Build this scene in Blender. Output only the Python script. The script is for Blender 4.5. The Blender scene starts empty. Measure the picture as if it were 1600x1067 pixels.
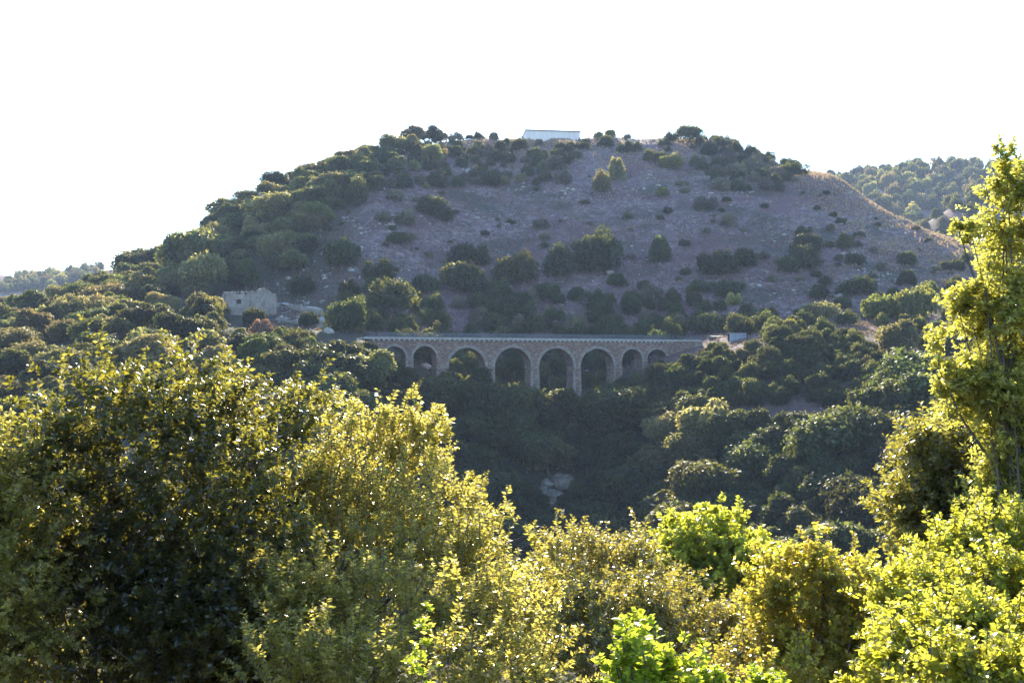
import bpy, math, random
import numpy as np
from mathutils import Vector, Matrix

# ------------------------------------------------------------------ camera, sky, sun, exposure
sc = bpy.context.scene
F = 1778.0                      # focal length in photograph pixels (photo 1600 x 1067)
HZ = 574.0                      # the horizon's row in the photograph
cam_d = bpy.data.cameras.new('camera'); cam = bpy.data.objects.new('camera', cam_d)
sc.collection.objects.link(cam)
cam_d.sensor_width = 36.0; cam_d.lens = 36.0 * F / 1600.0
cam_d.clip_start = 0.1; cam_d.clip_end = 20000
cam.location = (0, 0, 0)
cam.rotation_euler = (math.radians(90) + math.atan((HZ - 533.5) / F), 0, 0)
sc.camera = cam

SUN_EL, SUN_AZ = math.radians(24.0), math.radians(0.5)   # azimuth measured from +Y towards +X
world = bpy.data.worlds.new('World'); sc.world = world; world.use_nodes = True
wn = world.node_tree.nodes; wl = world.node_tree.links
bg = wn['Background']; bg.inputs['Strength'].default_value = 0.15
sky = wn.new('ShaderNodeTexSky'); sky.sky_type = 'NISHITA'; sky.sun_disc = False
sky.sun_elevation = SUN_EL; sky.sun_rotation = SUN_AZ
sky.air_density = 1.2; sky.dust_density = 0.15; sky.ozone_density = 5.0; sky.altitude = 200
wl.new(sky.outputs[0], bg.inputs['Color'])
sun_d = bpy.data.lights.new('sun', 'SUN'); sun = bpy.data.objects.new('sun', sun_d)
sc.collection.objects.link(sun)
sun_d.energy = 5.0; sun_d.angle = math.radians(0.53); sun_d.color = (1.0, 0.89, 0.69)
sdir = Vector((math.sin(SUN_AZ) * math.cos(SUN_EL), math.cos(SUN_AZ) * math.cos(SUN_EL), math.sin(SUN_EL)))
sun.rotation_euler = sdir.to_track_quat('Z', 'Y').to_euler()
sun.location = (60, 300, 250)
sc.view_settings.view_transform = 'Standard'; sc.view_settings.look = 'None'
sc.view_settings.exposure = 2.05; sc.view_settings.gamma = 1.0; sc.view_settings.use_curve_mapping = False
sc.render.engine = 'CYCLES'
sc.cycles.use_denoising = True
sc.cycles.max_bounces = 6; sc.cycles.transmission_bounces = 4; sc.cycles.diffuse_bounces = 4
sc.cycles.volume_bounces = 0; sc.cycles.caustics_reflective = False; sc.cycles.caustics_refractive = False
sc.cycles.sample_clamp_indirect = 4.0

rng = np.random.default_rng(7); random.seed(7)
C = sc.collection.objects

# ------------------------------------------------------------------ small helpers
def px2x(px, d): return (px - 800.0) / F * d
def py2z(py, d): return (HZ - py) / F * d
def P(px, py, d): return np.array([px2x(px, d), d, py2z(py, d)])

def tag(o, label=None, cat=None, group=None, kind=None):
    if label: o['label'] = label
    if cat: o['category'] = cat
    if group: o['group'] = group
    if kind: o['kind'] = kind
    return o

def empty(name, loc=(0, 0, 0), rz=0.0):
    o = bpy.data.objects.new(name, None); C.link(o)
    o.location = loc; o.rotation_euler = (0, 0, rz); o.empty_display_size = 0.2
    return o

def link(name, me, parent=None, mat=None):
    o = bpy.data.objects.new(name, me); C.link(o)
    if mat is not None and not me.materials: me.materials.append(mat)
    if parent is not None: o.parent = parent
    return o

def mesh_np(name, V, Fq, tint=None, smooth=False):
    """V (n,3); Fq (m,k) index array with one face size k."""
    V = np.asarray(V, np.float32); Fq = np.asarray(Fq, np.int32)
    me = bpy.data.meshes.new(name); m, k = Fq.shape
    me.vertices.add(len(V)); me.vertices.foreach_set('co', V.ravel())
    me.loops.add(m * k); me.loops.foreach_set('vertex_index', Fq.ravel())
    me.polygons.add(m)
    me.polygons.foreach_set('loop_start', np.arange(0, m * k, k, dtype=np.int32))
    me.polygons.foreach_set('loop_total', np.full(m, k, np.int32))
    if smooth: me.polygons.foreach_set('use_smooth', np.ones(m, bool))
    me.update(calc_edges=True)
    if tint is not None:
        a = me.attributes.new('tint', 'FLOAT', 'FACE')
        a.data.foreach_set('value', np.asarray(tint, np.float32))
    return me

class MB:
    """collects polygons of one mesh"""
    def __init__(s): s.v = []; s.f = []
    def poly(s, pts):
        n = len(s.v); s.v += [tuple(p) for p in pts]; s.f.append(list(range(n, n + len(pts))))
    def box(s, a, b):
        x0, y0, z0 = a; x1, y1, z1 = b; n = len(s.v)
        s.v += [(x0,y0,z0),(x1,y0,z0),(x1,y1,z0),(x0,y1,z0),(x0,y0,z1),(x1,y0,z1),(x1,y1,z1),(x0,y1,z1)]
        s.f += [[n+i for i in q] for q in ((3,2,1,0),(4,5,6,7),(0,1,5,4),(1,2,6,5),(2,3,7,6),(3,0,4,7))]
    def hexa(s, p):
        n = len(s.v); s.v += [tuple(q) for q in p]
        s.f += [[n+i for i in q] for q in ((3,2,1,0),(4,5,6,7),(0,1,5,4),(1,2,6,5),(2,3,7,6),(3,0,4,7))]
    def tube(s, pts, rads, k=7):
        pts = [Vector(p) for p in pts]; n0 = len(s.v)
        for i, p in enumerate(pts):
            t = (pts[min(i+1, len(pts)-1)] - pts[max(i-1, 0)]).normalized()
            a = t.orthogonal().normalized() if i == 0 else (a - t * a.dot(t)).normalized()
            b = t.cross(a)
            for j in range(k):
                w = 2*math.pi*j/k
                s.v.append(tuple(p + (a*math.cos(w) + b*math.sin(w)) * rads[i]))
        for i in range(len(pts)-1):
            for j in range(k):
                s.f.append([n0+i*k+j, n0+i*k+(j+1) % k, n0+(i+1)*k+(j+1) % k, n0+(i+1)*k+j])
        s.f.append([n0 + (len(pts)-1)*k + j for j in range(k)])
    def mesh(s, name, mat=None, smooth=False):
        me = bpy.data.meshes.new(name); me.from_pydata(s.v, [], s.f); me.update()
        if mat: me.materials.append(mat)
        if smooth:
            for p in me.polygons: p.use_smooth = True
        return me
    def build(s, name, mat, parent=None, smooth=False):
        return link(name, s.mesh(name, mat, smooth), parent)

_lat = {}
def vnoise(x, y, scale, seed):
    if seed not in _lat: _lat[seed] = np.random.default_rng(seed).random((256, 256))
    L = _lat[seed]; x = np.asarray(x, float) / scale + 1000.37; y = np.asarray(y, float) / scale + 1000.71
    i = np.floor(x).astype(int); j = np.floor(y).astype(int); fx = x - i; fy = y - j
    fx = fx*fx*(3-2*fx); fy = fy*fy*(3-2*fy)
    g = lambda a, b: L[a % 256, b % 256]
    return (g(i,j)*(1-fx)*(1-fy) + g(i+1,j)*fx*(1-fy) + g(i,j+1)*(1-fx)*fy + g(i+1,j+1)*fx*fy) * 2 - 1

# ------------------------------------------------------------------ materials
def new_mat(name):
    m = bpy.data.materials.new(name); m.use_nodes = True
    n = m.node_tree.nodes; n.clear()
    out = n.new('ShaderNodeOutputMaterial')
    return m, n, m.node_tree.links, out

def ramp(n, stops):
    r = n.new('ShaderNodeValToRGB'); e = r.color_ramp.elements
    while len(e) < len(stops): e.new(0.5)
    for el, (p, c) in zip(e, stops): el.position = p; el.color = (*c, 1)
    return r

def leaf_mat(name, stops, trans, rough=0.5, tmix=0.45, hue_var=0.03, val_var=0.45, spec=0.5):
    """reflective colours come from the per-leaf tint, light passing through the leaf from 'trans'"""
    m, n, l, out = new_mat(name)
    at = n.new('ShaderNodeAttribute'); at.attribute_name = 'tint'
    oi = n.new('ShaderNodeObjectInfo')
    r = ramp(n, stops); l.new(at.outputs['Fac'], r.inputs[0])
    rt = ramp(n, trans); l.new(at.outputs['Fac'], rt.inputs[0])
    cols = []
    for src in (r, rt):
        h = n.new('ShaderNodeHueSaturation'); l.new(src.outputs[0], h.inputs['Color'])
        mh = n.new('ShaderNodeMapRange'); l.new(oi.outputs['Random'], mh.inputs[0])
        mh.inputs[3].default_value = 0.5 - hue_var; mh.inputs[4].default_value = 0.5 + hue_var
        l.new(mh.outputs[0], h.inputs['Hue'])
        mm = n.new('ShaderNodeMath'); mm.operation = 'MULTIPLY'; mm.inputs[1].default_value = 7.31
        l.new(oi.outputs['Random'], mm.inputs[0])
        fr = n.new('ShaderNodeMath'); fr.operation = 'FRACT'; l.new(mm.outputs[0], fr.inputs[0])
        mv = n.new('ShaderNodeMapRange'); l.new(fr.outputs[0], mv.inputs[0])
        mv.inputs[3].default_value = 1 - val_var; mv.inputs[4].default_value = 1 + val_var
        l.new(mv.outputs[0], h.inputs['Value']); cols.append(h)
    b = n.new('ShaderNodeBsdfPrincipled'); b.inputs['Roughness'].default_value = rough
    b.inputs['Specular IOR Level'].default_value = spec
    l.new(cols[0].outputs[0], b.inputs['Base Color'])
    t = n.new('ShaderNodeBsdfTranslucent'); l.new(cols[1].outputs[0], t.inputs['Color'])
    mx = n.new('ShaderNodeMixShader'); mx.inputs[0].default_value = tmix
    l.new(b.outputs[0], mx.inputs[1]); l.new(t.outputs[0], mx.inputs[2]); l.new(mx.outputs[0], out.inputs[0])
    return m

def noise_mat(name, stops, scale=1.0, rough=0.9, bump=0.3, detail=8, dist=0.0, spots=None, coord='Object', bscale=None, zst=1.0):
    m, n, l, out = new_mat(name)
    tc = n.new('ShaderNodeTexCoord'); src = tc.outputs[coord]
    if zst != 1.0:
        mp = n.new('ShaderNodeMapping'); mp.inputs['Scale'].default_value = (1, 1, zst); l.new(src, mp.inputs[0]); src = mp.outputs[0]
    nz = n.new('ShaderNodeTexNoise'); nz.inputs['Scale'].default_value = scale
    nz.inputs['Detail'].default_value = detail; nz.inputs['Roughness'].default_value = 0.65
    nz.inputs['Distortion'].default_value = dist
    l.new(src, nz.inputs['Vector'])
    r = ramp(n, stops); l.new(nz.outputs[0], r.inputs[0]); col = r.outputs[0]
    if spots:   # (scale, threshold, colour)
        v = n.new('ShaderNodeTexNoise'); v.inputs['Scale'].default_value = spots[0]; v.inputs['Detail'].default_value = 3
        l.new(src, v.inputs['Vector'])
        rr = ramp(n, [(spots[1], (0,0,0)), (spots[1]+0.06, (1,1,1))]); l.new(v.outputs[0], rr.inputs[0])
        mx = n.new('ShaderNodeMix'); mx.data_type = 'RGBA'; l.new(rr.outputs[0], mx.inputs[0])
        l.new(col, mx.inputs[6]); mx.inputs[7].default_value = (*spots[2], 1); col = mx.outputs[2]
    b = n.new('ShaderNodeBsdfPrincipled'); b.inputs['Roughness'].default_value = rough
    b.inputs['Specular IOR Level'].default_value = 0.25
    l.new(col, b.inputs['Base Color'])
    if bump:
        n2 = n.new('ShaderNodeTexNoise'); n2.inputs['Scale'].default_value = bscale or scale * 3
        n2.inputs['Detail'].default_value = 6; l.new(src, n2.inputs['Vector'])
        bp = n.new('ShaderNodeBump'); bp.inputs['Strength'].default_value = bump; bp.inputs['Distance'].default_value = 0.15
        l.new(n2.outputs[0], bp.inputs['Height']); l.new(bp.outputs[0], b.inputs['Normal'])
    l.new(b.outputs[0], out.inputs[0])
    return m

def masonry_mat(name, stops, mortar, size=0.45):
    m, n, l, out = new_mat(name)
    tc = n.new('ShaderNodeTexCoord'); mp = n.new('ShaderNodeMapping')
    mp.inputs['Scale'].default_value = (1/size, 1/size, 1.7/size); l.new(tc.outputs['Object'], mp.inputs[0])
    v = n.new('ShaderNodeTexVoronoi'); v.inputs['Scale'].default_value = 1.0; l.new(mp.outputs[0], v.inputs['Vector'])
    sp = n.new('ShaderNodeSeparateColor'); l.new(v.outputs['Color'], sp.inputs[0])
    nz = n.new('ShaderNodeTexNoise'); nz.inputs['Scale'].default_value = 0.35; nz.inputs['Detail'].default_value = 5
    l.new(tc.outputs['Object'], nz.inputs['Vector'])
    av = n.new('ShaderNodeMath'); av.operation = 'ADD'; l.new(sp.outputs[0], av.inputs[0]); l.new(nz.outputs[0], av.inputs[1])
    hf = n.new('ShaderNodeMath'); hf.operation = 'MULTIPLY'; hf.inputs[1].default_value = 0.5; l.new(av.outputs[0], hf.inputs[0])
    r = ramp(n, stops); l.new(hf.outputs[0], r.inputs[0])
    e = n.new('ShaderNodeTexVoronoi'); e.feature = 'DISTANCE_TO_EDGE'; l.new(mp.outputs[0], e.inputs['Vector'])
    er = ramp(n, [(0.02, (1,1,1)), (0.10, (0,0,0))]); l.new(e.outputs['Distance'], er.inputs[0])
    mx = n.new('ShaderNodeMix'); mx.data_type = 'RGBA'; l.new(er.outputs[0], mx.inputs[0])
    l.new(r.outputs[0], mx.inputs[6]); mx.inputs[7].default_value = (*mortar, 1)
    b = n.new('ShaderNodeBsdfPrincipled'); b.inputs['Roughness'].default_value = 0.92
    b.inputs['Specular IOR Level'].default_value = 0.2
    l.new(mx.outputs[2], b.inputs['Base Color'])
    bp = n.new('ShaderNodeBump'); bp.inputs['Strength'].default_value = 0.7; bp.inputs['Distance'].default_value = 0.08
    l.new(e.outputs['Distance'], bp.inputs['Height']); l.new(bp.outputs[0], b.inputs['Normal'])
    l.new(b.outputs[0], out.inputs[0])
    return m

def ground_mat():
    m, n, l, out = new_mat('dry_hillside')
    tc = n.new('ShaderNodeTexCoord')
    def nz(scale, detail=6, rough=0.6):
        a = n.new('ShaderNodeTexNoise'); a.inputs['Scale'].default_value = scale; a.inputs['Detail'].default_value = detail
        a.inputs['Roughness'].default_value = rough; l.new(tc.outputs['Object'], a.inputs['Vector']); return a.outputs[0]
    def mix(f, a, b):
        mx = n.new('ShaderNodeMix'); mx.data_type = 'RGBA'; l.new(f, mx.inputs[0])
        for i, c in ((6, a), (7, b)):
            if isinstance(c, tuple): mx.inputs[i].default_value = (*c, 1)
            else: l.new(c, mx.inputs[i])
        return mx.outputs[2]
    def step(src, a, b):
        r = ramp(n, [(a, (0,0,0)), (b, (1,1,1))]); l.new(src, r.inputs[0]); return r.outputs[0]
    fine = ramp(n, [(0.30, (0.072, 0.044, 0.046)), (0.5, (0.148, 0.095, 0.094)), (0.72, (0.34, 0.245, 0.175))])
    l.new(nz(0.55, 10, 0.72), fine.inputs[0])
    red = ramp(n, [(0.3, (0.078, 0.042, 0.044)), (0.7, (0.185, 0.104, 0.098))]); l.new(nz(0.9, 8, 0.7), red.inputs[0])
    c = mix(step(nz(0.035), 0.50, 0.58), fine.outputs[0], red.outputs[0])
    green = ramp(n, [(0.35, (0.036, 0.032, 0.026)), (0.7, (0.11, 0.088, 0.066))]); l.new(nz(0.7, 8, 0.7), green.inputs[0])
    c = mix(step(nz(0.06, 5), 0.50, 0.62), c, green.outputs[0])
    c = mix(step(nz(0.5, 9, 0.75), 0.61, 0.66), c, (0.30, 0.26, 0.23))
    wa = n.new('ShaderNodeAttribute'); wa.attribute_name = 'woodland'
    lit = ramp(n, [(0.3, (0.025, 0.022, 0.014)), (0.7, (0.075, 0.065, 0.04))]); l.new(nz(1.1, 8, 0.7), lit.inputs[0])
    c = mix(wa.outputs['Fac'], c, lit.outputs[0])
    b = n.new('ShaderNodeBsdfPrincipled'); b.inputs['Roughness'].default_value = 0.95
    b.inputs['Specular IOR Level'].default_value = 0.1
    l.new(c, b.inputs['Base Color'])
    bp = n.new('ShaderNodeBump'); bp.inputs['Strength'].default_value = 0.8; bp.inputs['Distance'].default_value = 0.5
    l.new(nz(0.9, 8, 0.7), bp.inputs['Height']); l.new(bp.outputs[0], b.inputs['Normal'])
    l.new(b.outputs[0], out.inputs[0])
    return m

M = {}
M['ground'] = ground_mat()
# far foliage
M['oak'] = leaf_mat('leaf_oak', [(0, (.013,.018,.009)), (.6, (.032,.039,.018)), (1, (.075,.080,.034))],
                    [(0, (.10,.115,.02)), (1, (.28,.27,.05))], 0.6, 0.40, spec=.15)
M['oak_pale'] = leaf_mat('leaf_oak_pale', [(0, (.06,.060,.027)), (.6, (.115,.108,.048)), (1, (.20,.18,.085))],
                    [(0, (.22,.20,.05)), (1, (.52,.44,.12))], 0.6, 0.48, spec=.15)  # paler leaf colour also stands in for sunlight on the left woods
M['oak_green'] = leaf_mat('leaf_green', [(0, (.035,.045,.014)), (.6, (.078,.088,.027)), (1, (.14,.14,.045))],
                    [(0, (.14,.15,.02)), (1, (.34,.32,.05))], 0.6, 0.48, spec=.15)
M['mastic'] = leaf_mat('leaf_mastic', [(0, (.012,.018,.009)), (.6, (.026,.034,.015)), (1, (.055,.064,.028))],
                    [(0, (.09,.11,.02)), (1, (.26,.26,.045))], 0.6, 0.34, 0.02, 0.25, .15)
M['scrub'] = leaf_mat('leaf_scrub', [(0, (.05,.045,.025)), (.6, (.11,.092,.05)), (1, (.20,.165,.09))],
                    [(0, (.10,.085,.03)), (1, (.24,.19,.07))], 0.6, 0.3)
M['rust'] = leaf_mat('leaf_rust', [(0, (.07,.045,.03)), (.6, (.15,.095,.055)), (1, (.28,.18,.10))],
                    [(0, (.16,.09,.04)), (1, (.36,.21,.09))], 0.6, 0.35)
# near foliage
M['near_dark'] = leaf_mat('leaf_near_dark', [(0, (.010,.012,.004)), (.7, (.026,.028,.008)), (1, (.075,.068,.016))],
                    [(0, (.15,.14,.014)), (.6, (.36,.325,.035)), (1, (.64,.56,.08))], 0.32, 0.45, 0.01, 0.1, 0.6)
M['near_yellow'] = leaf_mat('leaf_near_yellow', [(0, (.10,.092,.026)), (.6, (.20,.18,.05)), (1, (.31,.265,.09))],
                    [(0, (.38,.35,.05)), (.6, (.62,.565,.09)), (1, (.80,.72,.16))], 0.32, 0.64, 0.01, 0.1, 0.6)
M['near_olive'] = leaf_mat('leaf_near_olive', [(0, (.06,.058,.02)), (.6, (.12,.11,.04)), (1, (.23,.20,.09))],
                    [(0, (.26,.23,.03)), (.6, (.48,.41,.05)), (1, (.66,.56,.10))], 0.28, 0.48, 0.01, 0.1, 0.7)
M['near_lime'] = leaf_mat('leaf_near_lime', [(0, (.075,.078,.010)), (.6, (.15,.145,.02)), (1, (.23,.21,.04))],
                    [(0, (.46,.46,.03)), (.6, (.68,.65,.06)), (1, (.80,.74,.12))], 0.35, 0.58, 0.01, 0.1, 0.5)
M['near_green'] = leaf_mat('leaf_near_green', [(0, (.05,.085,.006)), (1, (.13,.17,.012))],
                    [(0, (.40,.48,.03)), (1, (.62,.66,.06))], 0.4, 0.6, 0.01, 0.1, 0.4)
M['near_amber'] = leaf_mat('leaf_near_amber', [(0, (.05,.05,.008)), (.5, (.13,.11,.016)), (1, (.22,.12,.02))],
                    [(0, (.36,.36,.03)), (.5, (.62,.56,.06)), (1, (.68,.44,.05))], 0.35, 0.55, 0.01, 0.1, 0.5)
M['bark'] = noise_mat('bark', [(.3, (.06,.045,.035)), (.7, (.15,.12,.09))], 6, 0.9, 0.6, zst=0.3)
M['stone'] = masonry_mat('viaduct_masonry', [(.25, (.085,.050,.038)), (.5, (.175,.105,.076)), (.75, (.31,.205,.145))], (.195,.14,.115))
M['stone_light'] = masonry_mat('dressed_stone', [(.25, (.15,.118,.094)), (.5, (.22,.175,.142)), (.75, (.31,.255,.21))], (.20,.165,.138), 0.5)
M['concrete'] = noise_mat('deck_concrete', [(.3, (.26,.24,.215)), (.7, (.42,.395,.355))], 0.9, 0.85, 0.2)
M['rail'] = noise_mat('painted_rail', [(.3, (.06,.07,.085)), (.7, (.11,.12,.14))], 3, 0.5, 0.0)
M['rock'] = noise_mat('limestone', [(.25, (.12,.098,.078)), (.5, (.30,.26,.215)), (.75, (.50,.45,.385))], 1.6, 0.92, 1.0, bscale=2.5)
M['outcrop'] = noise_mat('weathered_cliff', [(.3, (.06,.047,.036)), (.5, (.15,.12,.09)), (.7, (.30,.25,.195))], .9, 0.95, 1.0, bscale=2.2, zst=2.2)
M['ruin'] = noise_mat('ruin_plaster', [(.25, (.14,.105,.082)), (.5, (.25,.20,.16)), (.75, (.38,.32,.265))], 0.55, 0.95, 0.6, bscale=3, spots=(0.9, 0.60, (.23,.17,.14)))
M['ruin_top'] = noise_mat('broken_masonry', [(.3, (.24,.17,.13)), (.7, (.50,.40,.33))], 2.0, 0.95, 0.8)
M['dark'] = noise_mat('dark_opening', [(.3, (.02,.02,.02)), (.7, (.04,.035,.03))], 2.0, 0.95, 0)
M['cladding'] = noise_mat('white_cladding', [(.3, (.60,.51,.44)), (.7, (.76,.67,.58))], 0.5, 0.6, 0.0, zst=.2)
M['roof'] = noise_mat('grey_roof_edge', [(.3, (.16,.16,.17)), (.7, (.24,.24,.25))], 1.0, 0.5, 0.0)
M['wood'] = noise_mat('weathered_boards', [(.3, (.20,.22,.25)), (.7, (.40,.42,.46))], 3.0, 0.8, 0.3, zst=0.3)
M['grass'] = leaf_mat('dry_grass', [(0, (.095,.055,.055)), (.5, (.20,.125,.11)), (1, (.36,.25,.17))],
                    [(0, (.12,.085,.05)), (.6, (.34,.24,.13)), (1, (.60,.44,.22))], 0.7, 0.35, 0.0, 0.0, 0.2)

# ------------------------------------------------------------------ terrain: profiles shaped so the hill shades the ravine (metres out, height against the camera)
NEAR = [(-80, -2.0), (-6, -2.4), (2, -2.7), (6, -4.2), (10, -6.2), (20, -10), (40, -16.5), (70, -25)]
PROF = {
 -400: [(110,-22),(175,-10),(240,2),(300,9),(350,10),(400,6),(700,0)],
 0:   [(110,-26),(140,-20),(175,-10),(205,-3.5),(240,2.5),(275,7),(310,11),(335,13.5),(360,14),(400,10),(700,0)],
 200: [(110,-28),(140,-23),(175,-11),(205,-2),(235,5),(270,11.5),(310,18.5),(350,25.5),(380,29),(410,29),(700,12)],
 300: [(110,-29),(140,-24),(175,-13),(205,-3.5),(235,4),(265,10.5),(290,14.5),(320,22),(360,34),(390,41),(410,42.5),(435,42),(700,26)],
 400: [(110,-30),(150,-26),(180,-16),(205,-5),(235,4),(262,9.5),(285,12.5),(300,14),(325,25),(360,41),(385,53),(405,59),(430,60),(700,40)],
 560: [(110,-33),(150,-32),(185,-24),(205,-14),(225,-3),(243,5.2),(258,6.6),(285,13),(320,28),(360,46.5),(400,66),(427,77.5),(450,80),(700,65)],
 620: [(110,-33),(150,-34),(185,-28),(205,-20),(225,-9),(240,-1.5),(246,1),(262,5),(285,11),(320,26),(360,44.5),(400,63.5),(435,80),(457,89),(485,91),(700,75)],
 700: [(110,-34),(150,-36),(190,-33),(210,-27),(228,-17),(242,-9.5),(250,-6),(268,0),(288,6.5),(300,11),(340,29),(380,47.5),(420,66.5),(455,83.5),(475,92.5),(488,98),(515,101),(700,90)],
 860: [(110,-34),(150,-37),(195,-36),(215,-34),(228,-26),(240,-17),(250,-11),(258,-10),(275,-4),(290,3),(300,9),(340,27.5),(380,46),(420,65),(455,82),(480,94),(497,100),(525,103.5),(600,103),(700,95)],
 930: [(110,-34),(150,-37),(195,-36),(215,-34),(228,-26),(240,-17),(252,-10.5),(260,-9.5),(276,-4),(292,3),(302,9),(340,26.5),(380,45.5),(420,65),(455,82),(480,94),(497,100),(525,103.5),(600,103),(700,95)],
 1000:[(110,-34),(150,-37),(190,-35),(212,-30),(230,-19),(248,-8),(262,-0.5),(280,4),(298,8),(308,10.5),(340,25.5),(380,45),(420,65),(455,82),(480,94),(497,100),(525,103),(700,95)],
 1060:[(110,-34),(150,-36),(185,-33),(205,-26),(225,-14),(242,-4),(255,1.5),(266,3.8),(273,6),(290,7.5),(308,10.5),(340,25.5),(380,45),(420,65),(455,82),(478,93.5),(495,101),(520,103),(700,95)],
 1150:[(110,-33),(150,-34),(180,-29),(200,-20),(220,-9),(238,-.5),(252,4.5),(266,7),(285,8),(300,9.5),(340,27.5),(380,45.5),(420,64.5),(455,81),(486,95.5),(508,98),(700,85)],
 1300:[(110,-32),(150,-31),(175,-24),(195,-14.5),(215,-8),(232,-1.5),(248,4),(264,8),(285,10),(305,15),(330,24),(360,37),(390,52),(412,65),(436,76),(458,78),(700,50)],
 1450:[(110,-30),(150,-27),(175,-18),(195,-10),(215,-4.5),(240,2.5),(262,7.5),(285,12),(310,18.5),(340,28.5),(365,38.5),(390,47.5),(410,51.5),(440,50),(700,25)],
 1600:[(110,-28),(150,-23),(175,-14),(195,-8.5),(215,-3.5),(240,2),(270,9),(300,16),(330,24),(355,31),(375,33),(400,32),(700,10)],
 2000:[(110,-24),(190,-8),(240,0),(300,12),(350,17),(400,13),(700,0)],
}
dg = np.arange(-80, 702, 2.0)
cols = sorted(PROF)
tab = np.array([np.interp(dg, *zip(*(NEAR + PROF[c]))) for c in cols])
ug = np.arange(-400, 2001, 10.0)
tab = np.array([np.interp(ug, cols, tab[:, j]) for j in range(len(dg))]).T     # (u, d)
def gsm(a, sig, ax):
    k = np.arange(-int(3*sig), int(3*sig)+1); w = np.exp(-.5*(k/sig)**2); w /= w.sum()
    pad = [(0,0),(0,0)]; pad[ax] = (len(k)//2,)*2
    return np.apply_along_axis(lambda v: np.convolve(v, w, 'valid'), ax, np.pad(a, pad, 'edge'))
tab = gsm(gsm(tab, 2.2, 1), 2.0, 0)
def bil(a, x0, dx, y0, dy, x, y):
    i = np.clip((x-x0)/dx, 0, a.shape[0]-1.001); j = np.clip((y-y0)/dy, 0, a.shape[1]-1.001)
    ii = i.astype(int); jj = j.astype(int); fx = i-ii; fy = j-jj
    return a[ii,jj]*(1-fx)*(1-fy)+a[ii+1,jj]*fx*(1-fy)+a[ii,jj+1]*(1-fx)*fy+a[ii+1,jj+1]*fx*fy
GX0, GX1, GY0, GY1, GS = -480.0, 520.0, -80.0, 700.0, 2.5
gx = np.arange(GX0, GX1+.1, GS); gy = np.arange(GY0, GY1+.1, GS)
X, Y = np.meshgrid(gx, gy, indexing='ij')
U = 800 + F * X / np.maximum(Y, 45.0)
HG = bil(tab, -400, 10, -80, 2, U, Y)
amp = np.clip((Y-90)/120, 0, 1)
rocky = np.clip((Y-300)/60, 0, 1)
HG += amp*(0.9*vnoise(X, Y, 26, 1) + 0.45*vnoise(X, Y, 9, 2) + 0.25*rocky*vnoise(X, Y, 4.2, 3) + .6*rocky*np.abs(vnoise(X, Y, 14, 4)) - 2.0*rocky*np.clip(.35-np.abs(vnoise(X+.25*Y, Y*.28, 19, 5)), 0, 1)/.35)
def H(x, y): return float(bil(HG, GX0, GS, GY0, GS, np.array(float(x)), np.array(float(y))))
def HV(x, y): return bil(HG, GX0, GS, GY0, GS, np.asarray(x, float), np.asarray(y, float))
nx, ny = len(gx), len(gy)
idx = np.arange(nx*ny).reshape(nx, ny)
Fq = np.stack([idx[:-1,:-1], idx[1:,:-1], idx[1:,1:], idx[:-1,1:]], -1).reshape(-1, 4)
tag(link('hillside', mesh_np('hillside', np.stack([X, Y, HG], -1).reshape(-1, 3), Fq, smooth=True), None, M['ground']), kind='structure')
# the land beyond, out to the horizon
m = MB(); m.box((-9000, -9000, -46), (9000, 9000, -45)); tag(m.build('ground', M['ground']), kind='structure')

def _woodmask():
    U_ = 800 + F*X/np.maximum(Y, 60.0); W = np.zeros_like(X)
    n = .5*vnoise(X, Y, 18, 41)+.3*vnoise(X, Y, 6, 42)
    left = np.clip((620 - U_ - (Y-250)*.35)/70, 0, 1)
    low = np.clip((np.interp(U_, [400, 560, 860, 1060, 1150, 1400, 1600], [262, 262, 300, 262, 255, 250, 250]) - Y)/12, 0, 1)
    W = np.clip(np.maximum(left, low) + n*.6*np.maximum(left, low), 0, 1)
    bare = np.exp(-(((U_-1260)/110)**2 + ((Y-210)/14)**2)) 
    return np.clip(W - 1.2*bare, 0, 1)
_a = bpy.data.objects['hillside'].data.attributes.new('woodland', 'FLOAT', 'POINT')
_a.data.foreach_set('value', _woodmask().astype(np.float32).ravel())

def on_ground(px, py, d0=95, d1=540):
    """where the line of sight through a photo point meets the terrain"""
    d = np.arange(d0, d1, 0.5); g = HV(px2x(px, d), d); r = py2z(py, d)
    k = np.nonzero(g >= r)[0]
    dd = float(d[k[0]]) if len(k) else float(d[np.argmax(g - r)])
    return np.array([px2x(px, dd), dd, H(px2x(px, dd), dd)])
def proj(p): return 800 + F*p[0]/p[1], HZ - F*p[2]/p[1]

# far ridges
def far_ridge(name, y0, pts, slope, seed, halfdepth=420, step=14):
    xs = np.arange(px2x(pts[0][0], y0), px2x(pts[-1][0], y0), step)
    ys = np.arange(y0 - halfdepth, y0 + halfdepth, step)
    crest = np.interp(xs, [px2x(p[0], y0) for p in pts], [py2z(p[1], y0) for p in pts])
    A, B = np.meshgrid(xs, ys, indexing='ij')
    Z = crest[:, None] - np.sqrt((slope*(B-y0))**2 + 36) + 6 + 6*vnoise(A, B, 120, seed) + 3*vnoise(A, B, 45, seed+1)
    Z = np.maximum(Z, -44)
    i = np.arange(A.size).reshape(A.shape)
    q = np.stack([i[:-1,:-1], i[1:,:-1], i[1:,1:], i[:-1,1:]], -1).reshape(-1, 4)
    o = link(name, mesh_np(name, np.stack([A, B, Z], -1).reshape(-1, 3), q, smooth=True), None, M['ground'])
    tag(o, kind='structure')
    return lambda x, y: float(bil(Z, xs[0], step, ys[0], step, np.array(float(x)), np.array(float(y))))
HFR = far_ridge('distant_hill', 1150, [(900,330),(1100,300),(1300,278),(1400,268),(1500,264),(1600,262),(1900,270),(2400,330)], 0.34, 11)
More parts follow.
